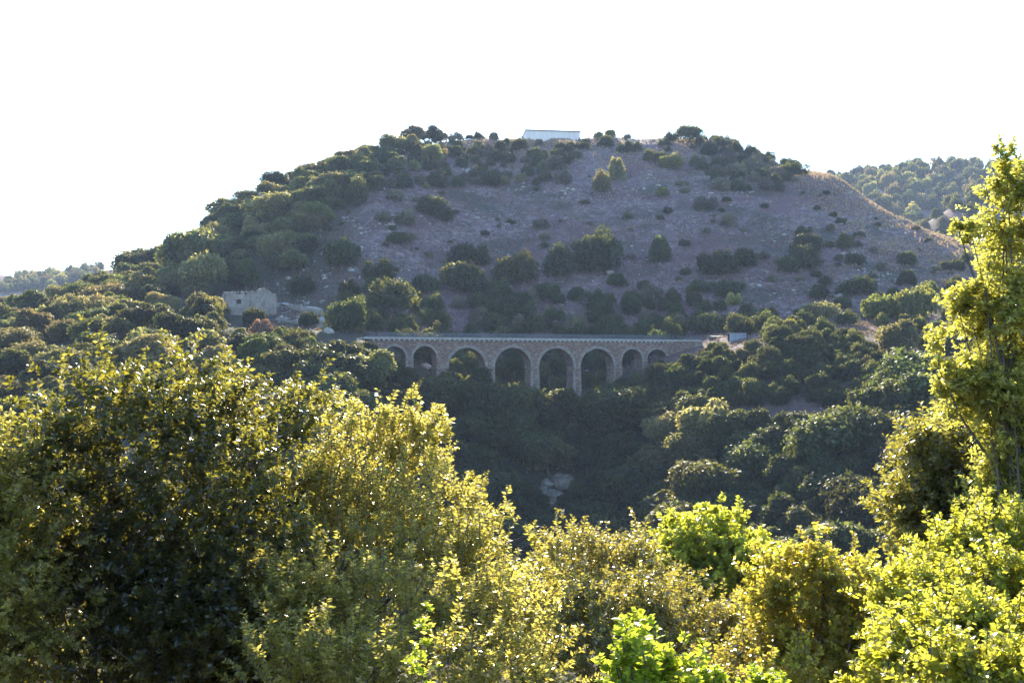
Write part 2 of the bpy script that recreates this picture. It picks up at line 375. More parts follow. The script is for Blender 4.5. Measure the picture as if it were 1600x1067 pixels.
HNR = far_ridge('nearer_hill', 760, [(1360,420),(1410,372),(1450,338),(1500,305),(1560,285),(1700,262),(2000,280)], 0.42, 21, 260, 10)
HFL = far_ridge('distant_hill', 1200, [(-900,410),(-400,420),(-150,432),(0,434),(40,440),(90,440),(140,432),(260,425),(420,440)], 0.16, 31)

# ------------------------------------------------------------------ foliage builders
def unit(v): return v / np.maximum(np.linalg.norm(v, axis=-1, keepdims=True), 1e-9)

def leaves_mesh(name, pos, axis, nrm, ln, wd, tint):
    """diamond leaves folded a little along the midrib"""
    axis = unit(axis); side = unit(np.cross(nrm, axis)); up = np.cross(axis, side)
    N = len(pos); ln = ln[:, None]; wd = wd[:, None]
    V = np.empty((N, 4, 3))
    V[:, 0] = pos
    V[:, 1] = pos + axis*ln*0.45 + side*wd*0.5 + up*wd*0.12
    V[:, 2] = pos + axis*ln
    V[:, 3] = pos + axis*ln*0.45 - side*wd*0.5 + up*wd*0.12
    Fq = np.arange(N*4).reshape(N, 4)
    return mesh_np(name, V.reshape(-1, 3), Fq, tint)

def lump_crown(name, seed, R, RZ, zc, K, N, lr, leaf, flat=0.35, clump=0.35):
    """a crown made of many leafy lumps on a bigger form; leaves face mostly outwards from their lump"""
    g = np.random.default_rng(seed)
    a = g.normal(size=(K, 3)); a = unit(a); a[:, 2] = np.where(a[:, 2] < -flat, -a[:, 2]*0.5, a[:, 2])
    rr = g.uniform(0.5, 1.0, (K, 1))
    asym = 1 + 0.22*g.normal(size=(1, 3))
    c = a*rr*np.array([R-lr*.6, R-lr*.6, RZ-lr*.6])*np.clip(asym, .75, 1.25)
    rad = g.uniform(0.65, 1.25, K)*lr
    w = rad**2/np.sum(rad**2)
    k = g.choice(K, N, p=w)
    d = unit(g.normal(size=(N, 3))); d[:, 2] = np.where((d[:, 2] < -0.5), -d[:, 2], d[:, 2])
    rs = rad[k][:, None]*np.clip(g.normal(0.92, 0.13, (N, 1)), .4, 1.25)
    # little sprigs: break the lump's surface up
    jig = 1 + clump*(vnoise(d[:, 0]*3+k*7.1, d[:, 1]*3+d[:, 2]*2.3, 0.55, seed+50))[:, None]*0.6
    pos = c[k] + d*rs*jig + np.array([0, 0, zc])
    nrm = unit(d + 0.5*g.normal(size=(N, 3)))
    ax = unit(np.cross(nrm, g.normal(size=(N, 3))))
    L = leaf*g.uniform(.6, 1.35, N)
    lumpt = g.uniform(-.18, .18, K)
    tint = np.clip(g.beta(2, 2.4, N) + lumpt[k], 0, 1)
    return leaves_mesh(name, pos, ax, nrm, L, L*g.uniform(.45, .75, N), tint), c + np.array([0, 0, zc])

def trunk_mesh(name, seed, h, r, targets, lean=0.15):
    g = random.Random(seed); m = MB()
    top = Vector((g.uniform(-lean, lean)*h, g.uniform(-lean, lean)*h, h))
    mid = top*0.5 + Vector((g.uniform(-.1, .1)*h, g.uniform(-.1, .1)*h, 0))
    m.tube([(0, 0, -0.8), (0, 0, 0.1), mid, top], [r*1.5, r*1.15, r*.85, r*.6], 7)
    for t in targets:
        t = Vector(t); s = mid.lerp(top, g.uniform(.4, 1)); b = s.lerp(t, .5) + Vector((0, 0, .12*(t-s).length))
        m.tube([s, b, t], [r*.45, r*.3, r*.1], 5)
    return m.mesh(name, M['bark'], True)

TREES = []
for i, (R, RZ, K, lr) in enumerate([(3.3,2.7,26,1.15), (2.9,3.0,22,1.1), (3.6,2.5,30,1.05), (2.5,3.4,22,1.0), (3.1,2.6,18,1.3), (2.7,2.5,24,.95), (3.4,3.1,34,.95)]):
    zc = RZ*.76 + .25
    cm, cc = lump_crown('crown', 100+i, R, RZ, zc, K, 7500, lr, 0.40, flat=.6)
    TREES.append((trunk_mesh('trunk', 200+i, zc*.75, .22, [cc[j] for j in range(0, K, 5)]), cm, R, zc+RZ))
BUSHES = []
for i, (rz, K, lr) in enumerate([(.72,26,.34), (.62,30,.30), (.85,24,.34), (.70,16,.42), (.60,34,.26), (.95,22,.32)]):
    cm, cc = lump_crown('bush', 300+i, 1.0, rz, rz*.35, K, 3600, lr, 0.135, flat=.15, clump=.25)
    BUSHES.append((cm, rz*1.3))

def set_mat(o, mat):
    o.material_slots[0].link = 'OBJECT'; o.material_slots[0].material = mat
for t in TREES: t[1].materials.append(M['oak'])
for b in BUSHES: b[0].materials.append(M['mastic'])

LATE = []                        # (object, zone, half width, height) of everything that is labelled by its place
TREE_NAME = {'oak': 'oak_tree', 'oak_pale': 'pale_tree', 'oak_green': 'green_tree', 'mastic': 'oak_tree'}
SHRUB_NAME = {'mastic': 'mastic_shrub', 'oak': 'oak_shrub', 'oak_green': 'green_shrub', 'oak_pale': 'olive_shrub', 'scrub': 'scrub_bush', 'rust': 'dry_bush', 'near_yellow': 'broom_shrub'}
TONE = {'oak': 'dark', 'mastic': 'dark', 'oak_pale': 'pale', 'oak_green': 'green', 'scrub': 'brownish', 'rust': 'rusty'}
def tree(p, height, mat, label, group, name=None, wide=1.0, kind=None, cat='tree', sink=0.2, zone=None):
    name = name or TREE_NAME[mat]
    k = random.randrange(len(TREES)) if kind is None else kind
    tm, cm, R, h = TREES[k]; s = height/h
    r = empty(name, (p[0], p[1], p[2]-sink), random.uniform(0, 6.28)); r.scale = (s*wide, s*wide*random.uniform(.92, 1.08), s)
    link('trunk', tm, r); c = link('crown', cm, r); set_mat(c, M[mat])
    LATE.append((r, zone, R*s*wide, height, mat, p))
    return tag(r, label, cat, group)

def bush(p, w, h, mat, label, group, name=None, kind=None, cat='shrub', zone=None):
    name = name or SHRUB_NAME[mat]
    k = random.randrange(len(BUSHES)) if kind is None else kind
    cm, hh = BUSHES[k]
    o = link(name, cm); o.location = (p[0], p[1], p[2] - 0.05*h); o.rotation_euler = (0, 0, random.uniform(0, 6.28))
    o.scale = (w/2, w/2*random.uniform(.9, 1.1), h/hh); set_mat(o, M[mat])
    LATE.append((o, zone, w/2, h, mat, p))
    return tag(o, label, cat, group)

class Spacer:
    def __init__(s): s.p = []
    def ok(s, x, y, r):
        for (a, b, q) in s.p:
            if (a-x)**2 + (b-y)**2 < (r+q)**2: return False
        return True
    def add(s, x, y, r): s.p.append((x, y, r))
SP = Spacer()

def in_poly(px, py, poly):
    c = False; j = len(poly)-1
    for i in range(len(poly)):
        (xi, yi), (xj, yj) = poly[i], poly[j]
        if (yi > py) != (yj > py) and px < (xj-xi)*(py-yi)/(yj-yi)+xi: c = not c
        j = i
    return c

# ------------------------------------------------------------------ the viaduct
TH = math.radians(20.0); VD = 254.0; VX = px2x(820, VD)
ct, st = math.cos(TH), math.sin(TH)
def s_of(px):
    u = (px-800)/F
    return (u*VD - VX)/(ct - u*st)
def d_of(s): return VD + s*st
def z_at(px, py): return py2z(py, d_of(s_of(px)))
VW = 4.0
via = empty('viaduct', (VX, VD, 0), TH)
tag(via, 'long brown stone railway viaduct of eight round arches across the wooded ravine', 'viaduct')
DECK = 6.35
arches = [(597.5,634.5,541), (645.5,682.5,540.5), (701,758.5,543.2), (773,830,543.2), (842,896.5,544), (907,959.5,544.6), (972,1003.8,545.2), (1011,1043,545.5)]
AR = []
for a, b, cr in arches:
    sa, sb = s_of(a), s_of(b); r = (sb-sa)/2
    zc = z_at((a+b)/2, cr); AR.append((sa, sb, r, zc - r))
SL, SR = s_of(588), s_of(1050)
WT = DECK - 0.42            # top of the masonry
lowz = [None]*(len(AR)+1)
for i in range(len(AR)+1):
    z = [AR[j][3] for j in (i-1, i) if 0 <= j < len(AR)]
    lowz[i] = min(z)
prof = [(SL, lowz[0])]
NSEG = 20
for i, (sa, sb, r, zs) in enumerate(AR):
    prof.append((sa, lowz[i]))
    for k in range(NSEG+1):
        w = math.pi*(1-k/NSEG); prof.append(((sa+sb)/2 + r*math.cos(w), zs + r*math.sin(w)))
    prof.append((sb, lowz[i+1]))
prof.append((SR, lowz[-1]))
m = MB()
for (s0, z0), (s1, z1) in zip(prof[:-1], prof[1:]):
    if s1 - s0 > 1e-4:
        m.poly([(s0, 0, z0), (s1, 0, z1), (s1, 0, WT), (s0, 0, WT)])
        m.poly([(s1, VW, z1), (s0, VW, z0), (s0, VW, WT), (s1, VW, WT)])
        m.poly([(s0, 0, WT), (s1, 0, WT), (s1, VW, WT), (s0, VW, WT)])
    if abs(s1-s0)+abs(z1-z0) > 1e-4:
        m.poly([(s0, VW, z0), (s1, VW, z1), (s1, 0, z1), (s0, 0, z0)])
m.build('spandrel_wall', M['stone'], via)
for i, (sa, sb, r, zs) in enumerate(AR):       # voussoir rings, proud of the wall on the near and far faces
    for t0, t1 in ((-0.07, 0.3), (VW-0.3, VW+0.07)):
        m = MB(); rw = 0.62 if r > 3 else 0.5; n = 26; q = []
        for k in range(n+1):
            w = math.pi*(1-k/n); cx = (sa+sb)/2
            q.append([(cx+(r+e)*math.cos(w), zs+(r+e)*math.sin(w)) for e in (-0.03, rw)])
        for a, b in zip(q[:-1], q[1:]):
            m.hexa([(a[0][0],t0,a[0][1]), (b[0][0],t0,b[0][1]), (b[0][0],t1,b[0][1]), (a[0][0],t1,a[0][1]),
                    (a[1][0],t0,a[1][1]), (b[1][0],t0,b[1][1]), (b[1][0],t1,b[1][1]), (a[1][0],t1,a[1][1])])
        m.build('arch_ring', M['stone_light'], via)
for i in range(len(AR)+1):                     # piers and their impost courses
    s0 = SL if i == 0 else AR[i-1][1]; s1 = SR if i == len(AR) else AR[i][0]
    if i == 0: s0 = SL-1.5
    if i == len(AR): s1 = SR+6
    zt = lowz[i]; wx = VX + (s0+s1)/2*ct; wy = VD + (s0+s1)/2*st
    zb = min(H(wx, wy), H(wx-2, wy+4), H(wx+3, wy+2)) - 2.0; hgt = zt - zb
    if hgt < 0.4: zb = zt-1.5; hgt = 1.5
    b = 0.03*hgt; m = MB()
    if 0 < i < len(AR):
        m.hexa([(s0-b,-b,zb),(s1+b,-b,zb),(s1+b,VW+b,zb),(s0-b,VW+b,zb),(s0+.01,0.01,zt-.004),(s1-.01,0.01,zt-.004),(s1-.01,VW-.01,zt-.004),(s0+.01,VW-.01,zt-.004)])
        pier = m.build('pier', M['stone'], via)
        m = MB(); m.box((s0-.13, -.13, zt-.28), (s1+.13, VW+.13, zt-.02)); m.build('impost', M['stone_light'], pier)
        m = MB()                                # dressed quoins up the corners of the pier
        for s_, sg in ((s0, 1), (s1, -1)):
            k = 0; z = zb + .3
            while z < zt - .7:
                f = (zt-z)/hgt; e = b*f + .035; wq = .55 if k % 2 else .34
                a0, a1 = sorted((s_-sg*e, s_+sg*wq)); m.box((a0, -e, z), (a1, .35, z+.36)); z += .40; k += 1
        if m.v: m.build('quoins', M['stone_light'], pier)
    else:
        m.box((s0, 0.012, zb-1), (s1, VW-.012, WT-.01)); m.build('abutment', M['stone'], via)
m = MB()                                       # wing wall that runs into the right-hand slope
SE = s_of(1098)
m.hexa([(SR+5.98,.05,1.5),(SE,.05,3.5),(SE,.6,3.5),(SR+5.98,.6,1.5),(SR+5.98,.05,WT-.02),(SE,.05,WT-.02),(SE,.6,WT-.02),(SR+5.98,.6,WT-.02)])
m.build('wing_wall', M['stone_light'], via)
DS0, DS1 = s_of(566), s_of(1098)
m = MB(); m.box((DS0, -.42, DECK-.22), (DS1, VW+.42, DECK)); deck = m.build('deck', M['concrete'], via)
m = MB(); m.box((DS0+.1, -.18, DECK-.40), (DS1-.1, VW+.18, DECK-.224)); m.build('string_course', M['stone_light'], via)
m = MB(); m.box((-.14, -.42, -.42), (.14, 0.1, 0)); cme = m.mesh('corbel', M['concrete'])
s = s_of(583)
while s < s_of(1054):
    o = link('corbel', cme, via); o.location = (s, 0, DECK-.224); s += 1.13
railing = empty('railing'); railing.parent = via; railing.location = (0, -.3, DECK)
m = MB(); m.box((-.045, -.045, 0), (.045, .045, 1.12)); pme = m.mesh('post', M['rail'])
s = s_of(578)
while s < s_of(1096):
    o = link('post', pme, railing); o.location.x = s; s += 2.0
for z in (.25, .47, .69, .91, 1.13):
    m = MB(); m.box((s_of(577), -.025, z-.03), (s_of(1096), .025, z+.03)); m.build('rail', M['rail'], railing)
rail2 = empty('railing'); rail2.parent = via; rail2.location = (0, VW+.3, DECK)
s = s_of(600)
while s < s_of(1050):
    o = link('post', pme, rail2); o.location.x = s; s += 2.0
for z in (.47, .91, 1.13):
    m = MB(); m.box((s_of(598), -.025, z-.03), (s_of(1050), .025, z+.03)); m.build('rail', M['rail'], rail2)
m = MB(); m.box((DS0+1, .6, DECK+.002), (DS1-1, VW-.6, DECK+.18)); m.build('ballast', M['rock'], via)
for t in (1.5, 2.45):
    m = MB(); m.box((DS0+1, t, DECK+.19), (DS1-1, t+.07, DECK+.32)); m.build('track_rail', M['rail'], via)

def s_t(p):     # world point to along-viaduct and across-viaduct metres
    dx, dy = p[0]-VX, p[1]-VD
    return dx*ct+dy*st, -dx*st+dy*ct

# ------------------------------------------------------------------ ruined house on the left shoulder
rp = on_ground(378, 494); rd = rp[1]; mpp = rd/F          # metres for one photo pixel at that distance
ruin = empty('ruined_house', (px2x(404, rd), rd, 0), math.radians(-14))
tag(ruin, 'roofless ruined stone house with rounded gable on the left hillside', 'ruin')
zt = py2z(456, rd); zb = py2z(505, rd) - 2.5
L = 62*mpp; D = 7.0; TW = .6
def ragged(m, p0, p1, th, z0, ztop, amp, seed, cut=None):
    """a wall between two plan points with an uneven broken top"""
    g = random.Random(seed); n = 26; p0 = Vector(p0); p1 = Vector(p1); dv = (p1-p0); nv = Vector((-dv.y, dv.x)).normalized()*th
    tops = [ztop + amp*g.uniform(-1, .6) for _ in range(n+1)]
    if cut: tops = [cut(i/n, t) for i, t in enumerate(tops)]
    for i in range(n):
        a = p0 + dv*i/n; b = p0 + dv*(i+1)/n
        m.hexa([(a.x,a.y,z0),(b.x,b.y,z0),(b.x+nv.x,b.y+nv.y,z0),(a.x+nv.x,a.y+nv.y,z0),
                (a.x,a.y,tops[i]),(b.x,b.y,tops[i+1]),(b.x+nv.x,b.y+nv.y,tops[i+1]),(a.x+nv.x,a.y+nv.y,tops[i])])
wx0, wx1 = -L*.62, -L*.60+1.1                   # window jambs along the long wall
wz0, wz1 = py2z(474, rd), py2z(467, rd)
dx0, dx1 = -L*.24, -L*.24+1.3; dzt = py2z(486, rd)
m = MB(); ragged(m, (-L, 0), (wx0, 0), TW, zb, zt, .55, 1, lambda f, t: t - 3.2*max(0, .35-f)/.35)
ragged(m, (wx1, 0), (dx0, 0), TW, zb, zt+.05, .5, 2, lambda f, t: t - .9*max(0, math.sin(f*5.5-1)))
ragged(m, (dx1, 0), (0, 0), TW, zb, zt-.2, .4, 12)
m.box((wx0, 0, zb), (wx1, TW, wz0)); m.box((wx0, 0, wz1), (wx1, TW, zt-.5)); m.box((dx0, 0, dzt), (dx1, TW, zt-.3)); m.build('front_wall', M['ruin'], ruin)
m = MB(); m.box((dx0+.01, .3, zb), (dx1-.01, .38, dzt)); m.build('shade_fill_doorway', M['dark'], ruin)  # near-black board added so the doorway looks shaded inside
m = MB(); m.box((wx0+.01, .22, wz0), (wx1-.01, .3, wz1)); m.build('shade_fill_window', M['dark'], ruin)  # near-black board standing in for the shade behind the window
m = MB(); m.box((wx0-.12, -.06, wz1+.002), (wx1+.12, .2, wz1+.22)); m.build('lintel', M['rock'], ruin)
m = MB(); m.box((-L*.31, -.35, zb), (-L*.31+.7, -.003, zt-.7)); m.build('buttress', M['ruin'], ruin)
gz = py2z(449.5, rd)
m = MB(); ragged(m, (.0, -.05), (1.2, D), TW, zb, zt, .05, 3, lambda f, t: zt + (gz-zt)*max(0, math.cos((f-.32)*math.pi*1.15)) ** .8 + .05*math.sin(f*40))
m.build('gable_wall', M['ruin'], ruin)
m = MB(); ragged(m, (-L, TW), (-L+1, D), TW, zb, zt-.1, .35, 4); m.build('end_wall', M['ruin'], ruin)
m = MB(); ragged(m, (-L+1, D), (1.2, D), TW, zb, zt+.1, .5, 5, lambda f, t: t - .9*max(0, math.sin(f*9))); m.build('rear_wall', M['ruin'], ruin)
m = MB(); g = random.Random(5)
for k in range(34):
    x = g.uniform(-L, 0); s = g.uniform(.15, .42); m.box((x, .05+g.uniform(0, .2), zt-.1), (x+s, .5, zt+g.uniform(.02, .22)))
tag(m.build('broken_wall_top', M['ruin_top'], ruin), kind='stuff')

for k, (a, b, hh, lb) in enumerate((((424, 480), (502, 494), 1.5, 'upper crumbling dry-stone terrace wall right of the ruin'), ((430, 500), (512, 514), 1.2, 'lower crumbling dry-stone terrace wall right of the ruin'),
                                ((300, 492), (342, 496), 1.8, 'broken wall stump left of the ruined house'))):
    pa, pb = on_ground(*a, 225), on_ground(*b, 225); zz = min(pa[2], pb[2])
    w_ = empty('terrace_wall', tuple(pa)); tag(w_, lb, 'wall', kind='thing'); m = MB(); n_ = 5
    for i in range(n_):
        q0 = pa + (pb-pa)*i/n_; q1 = pa + (pb-pa)*(i+1)/n_; m = MB()
        zg = H(*(q0[:2]+q1[:2])/2)
        ragged(m, tuple(q0[:2]-pa[:2]), tuple(q1[:2]-pa[:2]), .7, zg-pa[2]-1.2, zg-pa[2]+hh*random.uniform(.45, 1.1), .3, 60+k*9+i)
        m.build('wall_section', M['ruin'], w_)

# ------------------------------------------------------------------ shed on the hilltop
bd = 503.0; mpp = bd/F
shed = empty('hilltop_barn', (px2x(822, bd), bd, 0), math.radians(9))
tag(shed, 'long white single-slope barn standing alone on the hilltop skyline', 'barn')
BL = 85*mpp*1.02; BD = 9.5; bz0 = py2z(224, bd)-2; bz1 = py2z(202.4, bd); bz2 = py2z(207.0, bd)
n = 14
for k in range(n):                             # cladding sheets with a shadow gap between them
    m = MB(); m.box((BL*k/n+.02, 0, bz0), (BL*(k+1)/n-.02, .12, bz1)); m.build('cladding_sheet', M['cladding'], shed)
m = MB(); m.box((.02, .06, bz0), (BL-.02, .18, bz1-.05)); m.build('front_wall', M['cladding'], shed)
for x in (0, BL):
    m = MB(); m.hexa([(x-.06,.13,bz0),(x+.06,.13,bz0),(x+.06,BD,bz0),(x-.06,BD,bz0),(x-.06,.13,bz1),(x+.06,.13,bz1),(x+.06,BD,bz2),(x-.06,BD,bz2)])
    m.build('end_wall', M['cladding'], shed)
m = MB(); m.box((.1, BD-.1, bz0), (BL-.1, BD, bz2-.1)); m.build('rear_wall', M['cladding'], shed)
m = MB(); z1, z2 = bz1+.02, bz2+.02
m.hexa([(-.35,-.45,z1),(BL+.35,-.45,z1),(BL+.35,BD+.3,z2),(-.35,BD+.3,z2),(-.35,-.45,z1+.42),(BL+.35,-.45,z1+.42),(BL+.35,BD+.3,z2+.3),(-.35,BD+.3,z2+.3)])
m.build('roof', M['roof'], shed)
m = MB(); m.box((-.1, -.1, bz0), (.16, .2, bz1-.01)); m.build('corner_trim', M['cladding'], shed)

# ------------------------------------------------------------------ slatted gate where the track leaves the viaduct
gp = on_ground(1154, 531, 255); gd = gp[1]; mpp = gd/F
gate = empty('slatted_shelter', (px2x(1141, gd), gd, 0), math.radians(8))
tag(gate, 'small grey boarded hut beside the track, right of the viaduct', 'hut')
gw = 25.5*mpp; gz0 = gp[2]-.6; gz1 = py2z(520.5, gd)
for k in range(9):
    m = MB(); x = gw*k/9; m.box((x+.02, 0, gz0), (x+gw/9-.05, .06, gz1-.12)); m.build('board', M['wood'], gate)
for x in (0, gw/2, gw):
    m = MB(); m.box((x-.07, .07, gz0), (x+.07, .21, gz1-.1)); m.build('post', M['wood'], gate)
m = MB(); m.box((-.2, -.2, gz1-.1), (gw+.2, 2.0, gz1+.05)); m.build('roof_board', M['concrete'], gate)
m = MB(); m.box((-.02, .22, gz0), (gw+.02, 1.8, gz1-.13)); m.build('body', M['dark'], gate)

# ------------------------------------------------------------------ rocks
def rock_mesh(name, seed, flat=.6, sub=3):
    import bmesh
    bm = bmesh.new(); bmesh.ops.create_icosphere(bm, subdivisions=sub, radius=1)
    g = np.random.default_rng(seed); pl = unit(g.normal(size=(16, 3))); off = g.uniform(.50, .85, 16)
    for v in bm.verts:
        p = np.array(v.co)
        for a, o in zip(pl, off):
            e = p @ a - o
            if e > 0: p = p - a*e*.92
        q = p*2.3 + seed; p = p*(1+.05*vnoise(q[0]+q[2]*.7, q[1]-q[2]*1.3, .8, 61)+.05*vnoise(p[0]*9+p[2]*5, p[1]*9+p[2]*7, .8, 62)+.02*g.normal()); p[2] *= flat
        v.co = p
    me = bpy.data.meshes.new(name); bm.to_mesh(me); bm.free(); me.materials.append(M['rock'])
    return me
ROCKS = [rock_mesh('rock', 400+i, random.uniform(.45, .85)) for i in range(6)]
def rock(p, w, h, label, group=None, name='rock', cat='rock', depth=1.0):
    o = link(name, random.choice(ROCKS)); o.location = (p[0], p[1], p[2]); o.scale = (w/2, w/2*depth, h/1.3)
    o.rotation_euler = (random.uniform(-.2, .2), random.uniform(-.2, .2), random.uniform(0, 6.28))
    return tag(o, label, cat, group)
def rock_at(px, py, wpx, hpx, label, group=None, **k):
    p = on_ground(px, py); e = p[1]/F; return rock(p, wpx*e, hpx*e, label, group, **k)

# pale outcrop low in the ravine: a stack of ledges
op = on_ground(866, 798, 110)
oc = empty('limestone_outcrop', op, .1); tag(oc, 'pale limestone outcrop low in the shaded wooded ravine', 'outcrop')
e = op[1]/F; SP.add(op[0], op[1]-1, 3.2); SP.add(op[0]+1, op[1]+3, 2.5)
for (dx, dz, w, h) in ((-10, 8, 32, 30), (4, 18, 40, 34), (12, 40, 32, 28), (-10, 36, 28, 32), (24, 44, 20, 16), (-16, 20, 22, 28)):
    o = link('ledge', random.choice(ROCKS), oc); set_mat(o, M['outcrop']); o.location = (dx*e, random.uniform(-.5, .5)+dz*e*.55, dz*e); o.scale = (w*e/2, 2.2, h*e/1.2)
    o.rotation_euler = (0, random.uniform(-.15, .15), random.uniform(-.3, .3))
for (dx, dz, w, h, lb) in ((-20, 4, 34, 22, 'dark shrub at the left foot of the ravine outcrop'), (22, 8, 40, 26, 'dark shrub at the right foot of the ravine outcrop'), (34, 40, 30, 24, 'dark shrub growing over the right of the ravine outcrop')):
    bush((op[0]+dx*e, op[1]-1.5+dz*e*.4, op[2]+dz*e*.5), w*e, h*e, 'oak', lb, 'shrubs at the outcrop')
# ledges and old terrace between the ruin and the viaduct
for (px, py, w, h, lb) in ((448, 477, 52, 12, 'long pale rock ledge just right of the ruined house'),
                           (485, 484, 44, 12, 'pale rock ledge stepping down towards the viaduct from the ruin'),
                           (470, 497, 40, 12, 'grey terrace rock below the ledges right of the ruin'),
                           (505, 507, 26, 22, 'upright pale rock above the left end of the viaduct'),
                           (486, 520, 16, 14, 'pale rounded boulder beside the left viaduct approach'),
                           (515, 520, 34, 16, 'broad grey rock at the left end of the track')):
    rock_at(px, py, w, h, lb, depth=.6)
for (px, py, w, h, lb) in ((1188, 514, 30, 12, 'pale rock slab beside the boarded hut by the track'),
                           (1120, 528, 34, 8, 'low pale rubble bank between viaduct and boarded hut'),
                           (953, 427, 20, 10, 'pinkish pale boulder at the foot of the big dark bush mid-slope'),
                           (731, 268, 15, 11, 'pale grey boulder high on the slope below the skyline'),
                           (765, 276, 22, 7, 'flat pale rock beside the high bushes left of the barn'),
                           (562, 436, 8, 10, 'small upright white rock beside a dark dome bush'),
                           (878, 300, 18, 6, 'flat white rock on the upper slope below the barn'),
                           (644, 575, 0, 0, None)):
    if lb: rock_at(px, py, w, h, lb, depth=.7)
rp_ = on_ground(665, 574, 238); rock(rp_, 3.0, 1.8, 'pale curved boulder under the second viaduct arch')

# stones littered over the slope: far past counting
def stuff_rocks():
    g = np.random.default_rng(77); base = []
    import bmesh
    bm = bmesh.new(); bmesh.ops.create_icosphere(bm, subdivisions=1, radius=1)
    bv = np.array([v.co[:] for v in bm.verts]); bf = np.array([[v.index for v in f.verts] for f in bm.faces]); bm.free()
    pts = []
    while len(pts) < 2800:
        px = g.uniform(430, 1540); py = g.uniform(215, 522)
        d = g.uniform(272, 505); x = px2x(px, d); y = d
        n1 = vnoise(np.array(x), np.array(y), 16, 81); n2 = vnoise(np.array(x), np.array(y), 5, 82)
        if n1*.7 + n2*.5 + g.uniform(-.4, .4) > .42: pts.append((x, y))
    pts = np.array(pts); N = len(pts)
    sz = np.clip(g.lognormal(-1.25, .5, N), .12, 1.0)
    z = HV(pts[:, 0], pts[:, 1])
    ang = g.uniform(0, 6.28, N); c, s_ = np.cos(ang), np.sin(ang)
    V = bv[None]*(1+.25*g.normal(size=(N, len(bv), 1)))*sz[:, None, None]*np.array([1.25, .9, .62])
    Vx = V[..., 0]*c[:, None]-V[..., 1]*s_[:, None]; Vy = V[..., 0]*s_[:, None]+V[..., 1]*c[:, None]
    V = np.stack([Vx+pts[:, 0:1], Vy+pts[:, 1:2], V[..., 2]+z[:, None]+sz[:, None]*.15], -1)
    Fq = (bf[None]+(np.arange(N)*len(bv))[:, None, None]).reshape(-1, 3)
    o = link('scattered_stones', mesh_np('scattered_stones', V.reshape(-1, 3), Fq), None, M['rock'])
    tag(o, 'pale limestone rubble littered over the dry hillside', 'stones', kind='stuff')
stuff_rocks()

def stuff_grass():
    g = np.random.default_rng(78)
    N = 70000
    d = g.uniform(258, 520, N*2); px = g.uniform(380, 1640, N*2); x = px2x(px, d)
    keep = (vnoise(x, d, 22, 91)*.6 + vnoise(x, d, 7, 92)*.6 + g.uniform(-.6, .6, N*2)) > -.05
    x = x[keep][:N]; y = d[keep][:N]; N = len(x); z = HV(x, y)
    pk = px[keep][:N]; gold = np.clip((y-415)/50, 0, 1)*np.clip((z-55)/25, 0, 1) + np.clip((pk-1180)/140, 0, 1)*np.clip((y-310)/50, 0, 1)
    gold = np.clip(gold, 0, 1); hgt = g.uniform(.25, .85, N)*(.85+.45*gold)
    B = 4
    a = g.uniform(0, 6.28, (N, B)); lean = g.uniform(.1, .55, (N, B)); r = g.uniform(.05, .2, (N, B))
    bx = x[:, None]+np.cos(a)*r; by = y[:, None]+np.sin(a)*r; w = hgt[:, None]*g.uniform(.16, .34, (N, B))
    px_, py_ = -np.sin(a), np.cos(a)
    hh = hgt[:, None]*g.uniform(.7, 1.1, (N, B)); zz = np.broadcast_to(z[:, None]-.06, (N, B))
    V = np.stack([np.stack([bx+px_*w, by+py_*w, zz], -1), np.stack([bx-px_*w, by-py_*w, zz], -1),
                  np.stack([bx+np.cos(a)*lean*hh, by+np.sin(a)*lean*hh, zz+hh], -1)], 2)
    t = np.clip(np.repeat(.15+.6*g.beta(2, 2, N)*(.6+.4*gold)+.35*gold, B)+g.uniform(-.15, .15, N*B), 0, 1)
    o = link('dry_grass', mesh_np('dry_grass', V.reshape(-1, 3), np.arange(N*B*3).reshape(-1, 3), t), None, M['grass'])
    tag(o, 'dry straw-coloured grass tussocks covering the bare hillside', 'grass', kind='stuff')
stuff_grass()

